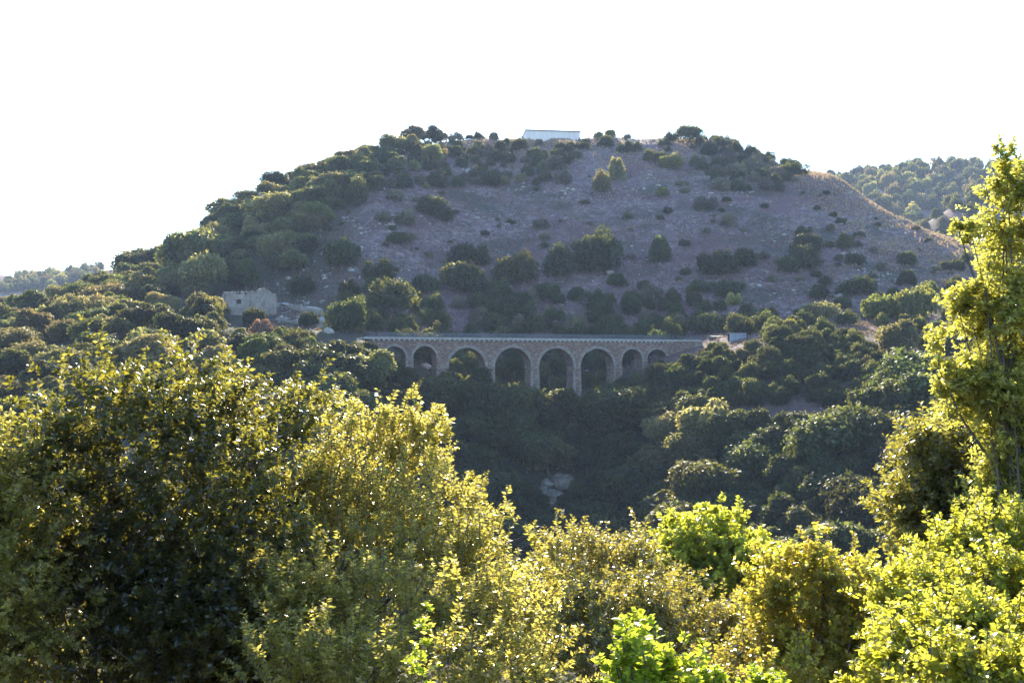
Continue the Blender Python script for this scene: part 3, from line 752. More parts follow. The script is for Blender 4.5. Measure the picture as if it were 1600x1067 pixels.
# ------------------------------------------------------------------ shrubs named one by one on the hill: px, base py, width px, height px, material, label
NAMED = [
 (1032,412,42,38,'mastic','pointed dark bush above pale stones, right of mid-slope'),
 (1122,428,66,38,'mastic','largest dome bush with light top on the bare right slope'),
 (1162,417,36,27,'mastic','round dark bush touching the right of the largest dome bush'),
 (1232,425,36,26,'mastic','lowest left bush of the tight cluster on the right slope'),
 (1258,419,52,38,'mastic','middle and biggest bush of the tight cluster on the right slope'),
 (1260,396,46,30,'mastic','upper bush of the tight cluster on the right slope'),
 (1257,368,26,15,'mastic','small flat bush at the top of the right slope cluster'),
 (1320,389,31,24,'oak_green','lone ball-shaped light green bush on the bare right slope'),
 (1335,412,33,16,'mastic','low dark bush under the lone light green ball bush'),
 (1296,388,15,10,'mastic','tiny dark bush just left of the light green ball bush'),
 (1419,414,32,22,'mastic','grey-green round bush far right on the open slope'),
 (1418,446,28,22,'mastic','round bush straight below the grey-green one, far right'),
 (1478,421,19,14,'mastic','left one of three small bushes beside the tall right tree'),
 (1495,423,26,19,'mastic','middle one of three small bushes beside the tall right tree'),
 (1512,412,22,18,'mastic','upper right of three small bushes beside the tall right tree'),
 (1493,448,22,16,'mastic','small bush below the three beside the tall right tree'),
 (1290,446,23,14,'mastic','small round bush above a wider one on the right slope'),
 (1281,467,35,20,'mastic','wide low bush above the pale rounded tree, right slope'),
 (1324,462,37,20,'mastic','left half of the joined low bushes on the right slope'),
 (1348,457,48,26,'mastic','right half of the joined low bushes on the right slope'),
 (1375,497,68,38,'oak_green','big sunlit light green bush, left of the pair at right'),
 (1430,497,72,46,'oak_green','big sunlit light green bush, right of the pair at right'),
 (1101,328,37,20,'scrub','faded low bush on the upper right slope under the crest'),
 (1140,353,31,20,'scrub','faded grey bush below another on the upper right slope'),
 (1094,457,40,18,'mastic','flat dark bush left of a taller one, above the track'),
 (1135,463,44,27,'mastic','taller dark bush behind the bright yellow one above the track'),
 (1162,453,11,10,'mastic','tiny dark bush right of the taller one above the track'),
 (1146,477,25,20,'near_yellow','bright yellow sunlit bush above the boarded hut'),
 (1043,334,19,10,'mastic','very small bush alone on the upper right slope'),
 (1049,263,40,21,'oak_green','yellow-green sunlit bush below the right end of the skyline'),
 (1036,306,24,12,'oak_green','small sunlit low bush in the upper middle slope'),
 (1320,376,10,8,'oak_green','tiny bright bush on the right slope near a pale log'),
 (941,301,34,33,'oak_pale','pale sunlit feathery bush on the upper slope below the barn'),
 (964,281,28,32,'oak_pale','pale sunlit bush up and right of another feathery one'),
 (881,287,28,20,'scrub','brownish dome bush on the upper slope under the barn'),
 (535,414,58,42,'mastic','big dark dome bush upper left of the viaduct'),
 (592,440,48,34,'mastic','dark dome bush beside a white upright rock'),
 (607,487,76,50,'mastic','large dark spreading bush above the left arches'),
 (735,416,60,36,'mastic','hazy green bush, upper of a pair left of mid-slope'),
 (717,456,72,42,'mastic','hazy green dome bush, lower of a pair left of mid-slope'),
 (806,444,62,44,'oak_green','hazy light green bush in the middle of the slope'),
 (872,429,54,44,'mastic','dark ragged bush left of the tall one at mid-slope'),
 (932,426,78,60,'mastic','tallest dark bush in the middle of the bare slope'),
 (965,448,29,19,'mastic','small round bush below the tallest one mid-slope'),
 (1007,452,24,14,'mastic','small dark bush right of a round one mid-slope'),
 (618,312,31,16,'scrub','faint low bush on the upper left slope'),
 (598,346,30,16,'scrub','faint brown bush, left of a pair on the left slope'),
 (634,349,40,20,'scrub','faint brown bush, right of a pair on the left slope'),
 (672,337,50,30,'mastic','hazy wide bush on the upper left slope'),
 (692,346,28,18,'mastic','hazy small bush right of a wide one on the left slope'),
 (623,382,35,18,'mastic','low green bush alone on the left part of slope'),
 (845,356,26,15,'scrub','small faded bush at the slope centre'),
 (560,318,42,40,'oak','dark tree-like bush at the upper edge of left woods'),
 (470,460,44,28,'mastic','dark bush right above the rock ledges by the ruin'),
 (545,518,62,50,'mastic','tall dark bush rising from the left viaduct approach'),
 (395,508,36,28,'oak','dark green bush growing against the ruined house front'),
 (328,506,44,42,'oak_green','bright sunlit tree-like bush left of the ruined house'),
 (483,510,34,24,'mastic','round dark bush below the rock ledges by the ruin'),
 (408,528,36,26,'rust','rust-coloured dry bush below the ruined house'),
]
for (px, py, w, h, mt, lb) in NAMED:
    p = on_ground(px, py, 225); e = p[1]/F
    SP.add(p[0], p[1], w*e*.42)
    bush(p, w*e*1.08, h*e*1.05, mt, lb, 'shrubs on the hill')

# skyline trees named one by one
SKY = [(600,234,27,'oak_pale','lone tree first from left on the crest of the hill',.75), (650,224,33,'oak_pale','tallest tree of the clump on the left end of the crest',1.1),
       (674,222,27,'oak','dark tree right of the tallest in the crest clump',1.1), (692,215,17,'oak_pale','small tree at the right end of the crest clump',1.0),
       (1078,222,26,'oak','tall bush that tops the right end of the crest',1.5), (652,250,26,'oak','dark tree directly below the crest clump',1.1), (674,257,28,'oak_pale','pale tree below the right of the crest clump',1.0)]
for (px, py, h, mt, lb, w) in SKY:
    p = on_ground(px, py, 400, 540); e = p[1]/F; SP.add(p[0], p[1], h*e*.4)
    tree(p, h*e, mt, lb, 'trees along the crest', wide=w)

# ------------------------------------------------------------------ shrubs and trees that only their place tells apart
def scatter(n, poly, rad, fn, dmin=100, dmax=470, tries=60, gap=1.0, ok=None):
    """even in the land, not in the picture: random ground points whose view falls in the polygon"""
    got = 0; xs = [p[0] for p in poly]; 
    ulo, uhi = min(xs), max(xs)
    for _ in range(n*tries):
        d = math.sqrt(random.uniform(dmin**2, dmax**2)); px = random.uniform(ulo, uhi); x = px2x(px, d); z = H(x, d)
        py = HZ - F*z/d
        if not in_poly(px, py, poly): continue
        ds_ = np.arange(95, d-5, 3.0)
        if len(ds_) and float(np.max(HV(px2x(px, ds_), ds_)/ds_)) > (z+2.0)/d: continue
        r = random.uniform(*rad)
        if ok and not ok(x, d, z, r, px, py): continue
        if not SP.ok(x, d, r*gap): continue
        SP.add(x, d, r*gap); fn((x, d, z), r); got += 1
        if got >= n: break
    return got

def clear_of_viaduct(x, y, z, r, px, py):
    s, t = s_t((x, y))
    return not (SL-14 < s < SE+4 and -r-.6 < t < VW+r+.6)

def pick(*ms):
    return random.choices([a for a, b in ms], [b for a, b in ms])[0]

def B_(zone, grp, kx, kz, *ms):
    return lambda p, r: bush(p, kx*r, kz*r, pick(*ms), None, grp, zone=zone)
scatter(66, [(690,240),(700,212),(1060,206),(1180,224),(1260,250),(1200,262),(960,250),(700,262)], (1.4,3.4),
        B_('crest', 'shrubs along the crest', 2.3, 1.45, ('mastic',5),('oak_green',1),('scrub',1)), 430, 530, gap=.66, ok=lambda x, y, z, r, px, py: not (800 < px + r*F/y and px - r*F/y < 915) or py - 1.45*r*F/y > 213)
scatter(85, [(1080,222),(1200,232),(1260,255),(1240,300),(1130,305),(1090,260)], (1.4,3.6),
        B_('thicket', 'upper right thicket', 2.3, 1.5, ('mastic',4),('scrub',3),('oak',1)), 395, 510, gap=.66)
scatter(80, [(520,300),(600,230),(760,228),(900,255),(840,290),(640,300)], (1.4,3.8),
        B_('upper', 'upper slope shrubs', 2.2, 1.5, ('mastic',4),('scrub',2),('oak_pale',2)), 390, 510, gap=.85)
scatter(110, [(440,330),(900,270),(1300,300),(1480,380),(1500,440),(1100,440),(560,430)], (.5,2.0),
        B_('slope', 'scattered scrub', 2.3, 1.2, ('scrub',5),('mastic',3)), 290, 480, gap=1.6)
scatter(95, [(520,520),(540,462),(640,452),(760,452),(960,470),(1080,468),(1210,505),(1200,522),(1050,526)], (1.7,3.2),
        B_('belt', 'thicket above the viaduct', 2.35, 1.75, ('mastic',6),('oak',3),('scrub',1)), 262, 345, gap=.72, ok=clear_of_viaduct)
scatter(60, [(560,600),(580,524),(1060,524),(1060,600),(900,660)], (1.8,3.0),
        B_('behind', 'shrubs behind the arches', 2.35, 1.9, ('mastic',5),('oak',4)), 256, 310, gap=.7,
        ok=lambda x, y, z, r, px, py: clear_of_viaduct(x, y, z, r, px, py) and s_t((x, y))[1] > VW)
scatter(46, [(415,545),(425,520),(520,524),(596,532),(610,560),(600,572),(440,575)], (1.1,2.2),
        B_('approach', 'shrubs on the left approach', 2.4, 1.5, ('mastic',5),('oak',4),('scrub',1)), 200, 275, gap=.66,
        ok=lambda x, y, z, r, px, py: clear_of_viaduct(x, y, z, r, px, py) and py - 1.5*r*F/y > np.interp(px, [415,480,520,560,585,600], [505,515,522,526,540,566]))
scatter(24, [(1180,520),(1210,470),(1480,440),(1560,500),(1500,530),(1300,530)], (1.5,2.8),
        B_('rbelt', 'belt below the right slope', 2.3, 1.5, ('mastic',5),('oak_green',2)), 240, 330, gap=.9)

# notable trees in the right-hand half
for (px, py, h, w, mt, lb) in ((1282,506,36,1.5,'oak_pale','pale tan rounded tree standing below the right slope'),
                           (1400,560,62,1.15,'oak_pale','tall grey-green tree with sunlit crown at the right edge of the knoll'),
                           (1395,700,64,1.25,'oak','dark round tree with sunlit cap at lower right, by the bare patch'),
                           (1345,860,96,1.0,'oak','big dark tree with a few lit leaves near the right foreground'),
                           (349,590,36,1.4,'oak_pale','round silvery tree just behind the left foreground foliage'),
                           (397,578,52,1.0,'oak_green','light green sunlit tree in front of the rust bush'),
                           (300,430,76,1.0,'oak_pale','large pale hazy tree above the ruin in the left woods'),
                           (432,412,52,.9,'oak_pale','feathery tree standing at the right edge of left woods'),
                           (385,452,52,.95,'oak_green','yellow-green sunlit tree directly above the ruined house'),
                           (322,462,68,.8,'oak_pale','tall pale tree behind the ruin, upper left'),
                           (420,345,40,1.5,'oak_pale','broad pale olive-toned tree near the left skyline'),
                           (210,420,48,1.2,'oak','big dark rounded tree on the left skyline')):
    p = on_ground(px, py, 130); e = p[1]/F; SP.add(p[0], p[1], h*e*.33*w)
    tree(p, h*e, mt, lb, 'trees on the slopes', wide=w)

# trees whose crowns stand against the foot of the piers: px, crown top py, distance, height m
for (px, ty, d, h, lb) in ((640, 570, 236, 6.0, 'small tree reaching up between the first and second arch'), (722, 578, 240, 7, 'tree whose crown fills the foot of the third arch'),
                       (748, 569, 243, 7.5, 'tree topping the left of the third pier foot'), (775, 594, 238, 8, 'tree hiding the foot of the pier left of the fourth arch'),
                       (805, 603, 236, 8, 'tree under the middle of the fourth arch'), (868, 607, 240, 8.5, 'tree under the middle of the fifth arch'),
                       (925, 605, 242, 8.5, 'pale-topped tree under the middle of the sixth arch'), (965, 596, 247, 7, 'tree at the pier between sixth and seventh arch'),
                       (995, 580, 252, 6, 'tree in front of the seventh arch'), (690, 579, 238, 6, 'tree at the thick pier after the second arch'), (1030, 570, 256, 5, 'low tree in front of the last arch')):
    x = px2x(px, d); zt_ = py2z(ty, d); z = H(x, d); SP.add(x, d, 2.2)
    tree((x, d, z), max(3.5, zt_ - z), 'oak', lb, 'trees at the piers', wide=1.1 if zt_-z < h else .9)

# knoll to the right of the viaduct
scatter(120, [(1040,575),(1075,548),(1110,535),(1200,520),(1340,530),(1390,600),(1360,640),(1230,632),(1100,640),(990,640),(960,620)], (1.3,2.6),
        B_('knoll', 'shrubs on the knoll', 2.4, 1.75, ('oak',4),('mastic',4),('oak_green',1)), 185, 268, gap=.70,
        ok=lambda x, y, z, r, px, py: clear_of_viaduct(x, y, z, r, px, py) and (px > 1200 or py - 1.75*r*F/y > np.interp(px, [950,1045,1075,1105,1200], [585,563,548,534,527])))

BARE = [(1090,690),(1120,640),(1240,632),(1350,640),(1385,625),(1390,660),(1340,690),(1250,700)]
LIM_X = [430, 500, 582, 596, 640, 690, 745, 775, 830, 900, 960, 1000, 1050, 1100, 1200, 1450]
LIM_Y = [535, 533, 544, 561, 571, 578, 568, 594, 602, 608, 594, 585, 564, 534, 520, 480]
def valley_ok(x, y, z, r, px, py):
    if in_poly(px, py, BARE): return False
    s, t = s_t((x, y))
    if t > -2.2 - r and SL-14 < s < SE: return False
    return True
def valley_tree(p, r):
    px, py = proj(p); h = r*2*random.uniform(.85, 1.15); lim = np.interp(px, LIM_X, LIM_Y)
    room = (py - lim)*p[1]/F
    if room < 2.2: return
    h = min(h, room); zone = 'lvalley' if px < 620 else 'ravine'; grp = 'trees left of the viaduct' if px < 620 else 'ravine wood'
    if h < 3.2: bush(p, 2*r, h, 'oak', None, 'shrubs at the piers', zone='piers'); return
    tree(p, h, pick(('oak',8),('mastic',3),('oak_pale',1)), None, grp, wide=min(1.45, max(1.05, 2*r/h*1.15)), zone=zone)
scatter(300, [(430,640),(440,540),(590,545),(640,575),(760,600),(860,640),(960,625),(1040,585),(990,640),(1100,645),(1250,700),(1420,640),(1460,720),(1430,990),(1100,1000),(600,1000),(430,900)],
        (2.5,4.8), valley_tree, 150, 262, gap=.52, ok=valley_ok)
def T_(zone, grp, mats, hs=(1.5, 2.0)):
    return lambda p, r: tree(p, r*random.uniform(*hs), pick(*mats), None, grp, wide=random.uniform(1.15, 1.4), zone=zone)
scatter(16, [(1380,600),(1400,540),(1450,530),(1470,640),(1400,640)], (1.4,2.4),
        B_('rbelt', 'belt below the right slope', 2.4, 1.5, ('mastic',4),('oak',3)), 195, 262, gap=.6)
scatter(34, [(1390,600),(1440,520),(1560,510),(1640,600),(1640,760),(1440,720)], (1.8,3.4),
        T_('rslope', 'trees on the right slope', (('oak',5),('mastic',3),('oak_pale',1))), 150, 270, gap=.65, ok=lambda x, y, z, r, px, py: not in_poly(px, py, BARE))

# left woods, in three bands
LW = (('oak',4),('oak_pale',5),('oak_green',2))  # large pale share puts sunlit brightness into the crown colour
RUINBOX = [(330,520),(335,445),(515,462),(515,530),(420,530)]
notruin = lambda x, y, z, r, px, py: not in_poly(px, py, RUINBOX) and not in_poly(px, py - 8, RUINBOX)
scatter(200, [(-120,480),(-60,462),(100,432),(250,375),(420,312),(560,250),(640,228),(660,262),(560,310),(500,350),(380,372),(200,440),(-100,505)], (2.4,4.4),
        T_('lsky', 'left skyline wood', LW), 300, 470, gap=.50)
scatter(150, [(-100,505),(200,440),(380,372),(500,350),(520,400),(430,440),(340,452),(200,492),(-80,540)], (2.2,4.0),
        T_('lmid', 'left mid wood', LW), 250, 400, gap=.50, ok=notruin)
scatter(120, [(-100,540),(200,492),(330,470),(330,530),(420,530),(440,560),(430,680),(200,720),(-100,720)], (2.0,3.8),
        T_('llow', 'left lower wood', (('oak',4),('oak_pale',4),('oak_green',1))), 160, 300, gap=.56, ok=notruin)
scatter(22, [(240,520),(420,515),(440,560),(260,560)], (.8,1.5),
        B_('ruinscrub', 'scrub under the ruin', 2.4, 1.2, ('scrub',4),('rust',1)), 200, 290, gap=1.0)

# woods on the far ridges
def far_wood(n, Hf, xr, yr, R, zone, grp, mats, name='hill_tree'):
    S = Spacer(); k = 0
    for _ in range(n*25):
        x = random.uniform(*xr); y = random.uniform(*yr); u = 800+F*x/y
        if not (-30 < u < 1640): continue
        z = Hf(x, y)
        r = random.uniform(*R)
        if not S.ok(x, y, r*.72): continue
        S.add(x, y, r*.72)
        bush((x, y, z), 2.3*r, 1.9*r, pick(*mats), None, grp, name, cat='tree', zone=zone); k += 1
        if k >= n: break
far_wood(230, HFR, (px2x(1260, 1000), px2x(1640, 1100)), (860, 1160), (4, 7.5), 'fr', 'distant right ridge wood', (('oak',5),('oak_pale',3)))
far_wood(110, HNR, (px2x(1400, 700), px2x(1640, 760)), (600, 765), (3, 5.5), 'nr', 'nearer right hill wood', (('oak',4),('oak_green',3)))
far_wood(70, HFL, (px2x(-40, 1100), px2x(150, 1150)), (1040, 1210), (4, 7), 'fl', 'distant left ridge wood', (('oak',5),('oak_pale',2)))

# ------------------------------------------------------------------ foreground trees and shrubs
def shoots(name, seed, blobs, n_shoot, slen, per, leaf, aspect, up, mat, parent, droop=.15, horiz=.38, clus=14, spread=.30, shell=.55):
    """leafy shoots grown in clumps through a crown's volume; blobs: (centre, radii, weight)"""
    g = np.random.default_rng(seed)
    w = np.array([b[2] if len(b) > 2 else np.prod(b[1])**(2/3) for b in blobs], float); w /= w.sum(); w = np.maximum(w, .018); w /= w.sum()
    ctr = np.array([b[0] for b in blobs]); rad = np.array([b[1] for b in blobs])
    kb = g.choice(len(blobs), clus*len(blobs), p=w)
    q = unit(g.normal(size=(len(kb), 3)))*(g.uniform(shell, 1.0, (len(kb), 1)))
    cc = ctr[kb]+q*rad[kb]
    wc = np.clip(rad[kb].mean(1), .03, .6)**1.3; kc = g.choice(len(kb), n_shoot, p=wc/wc.sum())
    scale = rad[kb[kc]].mean(1, keepdims=True)
    base = cc[kc]+g.normal(size=(n_shoot, 3))*spread*scale*np.array([1, 1, .9])
    outd = unit((base-ctr[kb[kc]])/rad[kb[kc]])
    d = unit(outd*.8+np.array([0, 0, up])+.45*g.normal(size=(n_shoot, 3)))
    thin = np.clip(scale[:, 0]/.30, .3, 1.0)
    d = unit(d + np.stack([0*thin, 0*thin, 1.2*(1-thin)], -1))
    sl = slen*g.uniform(.55, 1.35, n_shoot)*thin
    tt = (np.arange(per)+.5)/per
    N = n_shoot*per
    t = np.tile(tt, n_shoot)+g.uniform(-.4, .4, N)/per
    si = np.repeat(np.arange(n_shoot), per)
    pos = base[si]+d[si]*(sl[si]*t)[:, None]
    pos[:, 2] -= droop*sl[si]*t*t
    rnd = g.normal(size=(N, 3))
    ax = unit(d[si]*.45+unit(np.cross(d[si], rnd))*.9+np.array([0, 0, -.12]))
    ax[:, 2] *= (1-horiz*.6)
    nr = unit(g.normal(size=(N, 3))*(1-horiz)+np.array([0, 0, 1])*horiz)
    L = leaf*g.uniform(.6, 1.3, N)*(1-.35*t)
    tint = np.clip(g.beta(2, 2, N)*.75+.25*t+.12*g.normal(size=n_shoot)[si], 0, 1)
    me = leaves_mesh(name, pos, ax, nr, L, L*aspect, tint)
    o = link(name, me, parent, M[mat])
    # twigs: thin three-sided stems along the shoots
    k = np.arange(0, n_shoot, 2); a = base[k]; b = a+d[k]*sl[k][:, None]
    s1 = unit(np.cross(d[k], g.normal(size=(len(k), 3))))*.006
    V = np.stack([a-s1*1.4, a+s1*1.4, b+s1*.4, b-s1*.4], 1)
    tw = link('twigs', mesh_np('twigs', V.reshape(-1, 3), np.arange(len(k)*4).reshape(-1, 4)), parent, M['bark'])
    tag(tw, kind='stuff'); tag(o, kind='stuff')
    return o, cc

FORE = []
def fore(name, label, cat, px, d, blobs, n, slen, per, leaf, aspect, up, mat, seed, group=None, r=.09, **kw):
    """blobs: (px, py, dd, rx_px, rz_px, ry_m) measured at distance d+dd"""
    x = px2x(px, d); root = empty(name, (0, 0, 0)); z = H(x, d)
    root.location = (x, d, z); tag(root, label, cat, group)
    B = []
    FORE.extend((d+b[2], b[0], b[1], b[3]*.6, b[4]*.6) for b in blobs if d < 30)
    for (bx, bz, dd, rx, rz, ry) in blobs:
        q = d+dd; e = q/F; B.append((P(bx, bz, q)-np.array([x, d, z]), np.array([rx*e, ry, rz*e])))
    o, cc = shoots('foliage', seed, B, n, slen, per, leaf, aspect, up, mat, root, **kw)
    g = random.Random(seed); m = MB()
    top = Vector(max((b[0] for b in B), key=lambda c: c[2]))*.8
    m.tube([(0, 0, -.4), top*.3+Vector((g.uniform(-.2,.2), 0, 0)), top*.65+Vector((g.uniform(-.2,.2), 0, 0)), top], [r*1.3, r, r*.7, r*.25], 8)
    m.build('trunk', M['bark'], root, True)
    m = MB()
    for c in cc[::(14 if d < 14 and top.z > 8 else 7)]:
        c = Vector(c); s = top*max(.12, min(.92, (c.z/max(top.z, .1))*g.uniform(.55, .8))); mid = s.lerp(c, .5)+Vector((g.uniform(-.15, .15), g.uniform(-.15, .15), g.uniform(0, .2)))
        m.tube([s, s.lerp(mid, .5)+Vector((0, 0, .06)), mid, c], [r*.36, r*.28, r*.2, r*.06], 5)
    m.build('branches', M['bark'], root, True)
    return root

fore('evergreen_shrub', 'yellow-tipped shrub cut off by the left edge of the picture', 'shrub', -20, 13,
     [(-10,690,0,58,85,.5), (-60,800,.3,120,130,.7), (-20,950,.2,110,140,.7)], 1500, .32, 26, .085, .46, .8, 'near_yellow', 501)
fore('evergreen_tree', 'big dark shadowy evergreen filling the lower left corner', 'tree', 200, 14,
     [(135,640,0,70,85,.6), (230,660,.3,110,90,.8), (120,800,.2,150,150,1.0), (290,820,.5,160,170,1.1), (100,980,.2,190,160,1.1), (330,1000,.4,180,160,1.1)], 5000, .32, 26, .09, .5, .8, 'near_dark', 502)
fore('evergreen_tree', 'dark evergreen with yellow tips between the left tree and golden tree', 'tree', 385, 15.5,
     [(350,690,0,85,75,.7), (430,700,.2,65,80,.6), (370,830,.3,95,140,.9), (350,1010,.2,110,150,1.0)], 2600, .32, 26, .09, .5, .9, 'near_dark', 503)
fore('willow_tree', 'golden yellow backlit tree with upright shoots, left of centre', 'tree', 620, 14.5,
     [(570,730,2.2,80,80,.35), (655,715,2.4,30,66,.25), (490,680,2.4,36,40,.25), (500,800,1.6,90,60,.4), (610,800,1.4,80,60,.4), (700,800,1.4,60,55,.35), (540,880,.4,130,60,.4), (680,880,.2,100,55,.4), (775,890,.6,45,80,.3),
      (460,960,-1,90,60,.4), (600,960,-1,120,55,.4), (740,960,-1,90,60,.4), (815,985,-.4,36,80,.3), (500,1050,-2.2,120,55,.4), (660,1050,-2.4,120,55,.4), (800,1060,-2,80,60,.4),
      (645,655,2.3,7,38,.07), (690,668,2.3,6,34,.07), (552,650,2.2,7,40,.07), (603,668,2.2,6,34,.06), (785,790,1.0,6,36,.06), (832,850,.6,6,34,.06), (452,640,2.6,6,36,.06), (745,765,1.2,6,30,.06), (862,915,.2,6,34,.06)],
     3500, .34, 28, .080, .40, 1.25, 'near_yellow', 504)
fore('olive_shrub', 'greyish olive shrub with glinting leaves at bottom centre', 'shrub', 960, 20,
     [(900,890,2,50,60,.6), (990,910,2,55,55,.6), (950,970,0,110,55,.6), (1060,985,.5,90,50,.6), (880,980,0,50,60,.5), (930,1050,-1,110,60,.6), (1060,1055,-.8,100,55,.6), (1150,1060,-2.0,70,40,.4)],
     3200, .36, 26, .095, .45, .9, 'near_olive', 505)
fore('fig_tree', 'round bright yellow-green tree rising at lower centre right', 'tree', 1122, 34,
     [(1122,868,0,78,55,1.6), (1078,880,.3,46,42,1.1), (1178,880,.2,40,40,1.0), (1120,940,.2,100,75,1.7)], 2400, .42, 24, .18, .72, .7, 'near_lime', 506, spread=.25)
fore('amber_shrub', 'orange-yellow shrub with thin upright sprigs at lower right', 'shrub', 1280, 18,
     [(1250,920,.4,70,46,.6), (1340,930,.4,52,40,.6), (1281,852,.4,4,44,.05), (1284,885,.4,6,30,.06), (1240,880,.4,6,34,.06), (1260,990,.6,80,46,.7), (1345,990,.8,70,50,.7), (1210,1060,-1.2,60,40,.4), (1320,1070,.4,90,60,.7)],
     2400, .32, 24, .10, .55, .8, 'near_amber', 507)
fore('tall_tree', 'tall yellow and dark leafy tree at the right edge', 'tree', 1610, 13,
     [(1572,262,0,14,32,.12), (1574,290,0,12,26,.12), (1580,300,0,20,24,.16), (1600,285,.1,24,30,.2), (1592,330,.1,40,46,.3), (1540,372,0,34,16,.15), (1508,366,0,20,12,.1), (1625,400,.2,66,58,.4), (1545,440,0,38,28,.25), (1508,472,0,30,16,.15), (1595,500,.1,64,54,.4), (1500,535,0,34,28,.25),
      (1560,590,.1,64,46,.4), (1492,612,0,24,22,.18), (1655,600,.3,80,90,.5), (1610,690,.2,60,50,.4), (1470,575,0,14,14,.1), (1540,660,.1,60,45,.35), (1600,760,.2,70,55,.4), (1650,720,.2,70,80,.4), (1520,500,.1,30,30,.25), (1560,320,.1,22,30,.2)],
     3400, .30, 26, .078, .46, .6, 'near_yellow', 508, r=.07, clus=9, spread=.21)
fore('olive_shrub', 'pale glinting shrub leaning out from the right foreground', 'shrub', 1480, 15,
     [(1480,715,0,58,52,.7), (1450,775,.1,45,48,.6), (1530,740,.2,65,80,.8), (1500,840,.2,85,85,.9)], 2000, .30, 26, .09, .48, .8, 'near_olive', 509)
fore('evergreen_shrub', 'added dark foliage standing in for shade under the tall right tree', 'shrub', 1580, 14.5,
     [(1570,760,0,75,70,.5), (1620,850,.2,90,80,.6), (1540,850,.1,70,70,.5)], 1100, .30, 26, .085, .5, .8, 'near_dark', 514)  # dark foliage added to fill the gap with shade
fore('lime_shrub', 'yellow-green leafy shrub in the bottom right corner', 'shrub', 1520, 8.5,
     [(1570,850,2.6,70,55,.3), (1485,880,2.4,70,42,.3), (1430,930,1.6,55,40,.25), (1520,940,1.4,80,40,.3), (1590,930,1.2,50,45,.3), (1460,1000,.2,80,42,.3), (1560,1005,.0,80,45,.3), (1400,1050,-.2,50,40,.25), (1480,1065,-1.0,80,42,.3), (1580,1070,-1.2,80,50,.3)],
     2700, .21, 24, .062, .58, .8, 'near_lime', 510)
fore('broadleaf_sapling', 'vivid green sapling close to the camera at bottom centre', 'plant', 1020, 6.5,
     [(1015,1020,0,40,50,.15), (1050,1075,.1,60,50,.2), (980,1080,0,45,45,.15)], 230, .17, 18, .06, .6, 1.3, 'near_green', 511, r=.012, clus=8)
fore('broadleaf_sapling', 'smaller vivid green sapling at the bottom edge, right of another', 'plant', 1150, 6.8,
     [(1120,1075,0,24,30,.12), (1190,1085,.1,34,36,.15), (1215,1050,0,6,30,.05)], 170, .14, 18, .05, .6, 1.3, 'near_green', 512, r=.012, clus=8)
fore('broadleaf_sapling', 'single thin pale green sprig in front of the golden tree', 'plant', 662, 7.5,
     [(664,985,0,8,40,.04), (660,1090,0,10,80,.05)], 60, .12, 14, .045, .6, 1.6, 'near_green', 513, r=.01, clus=6)

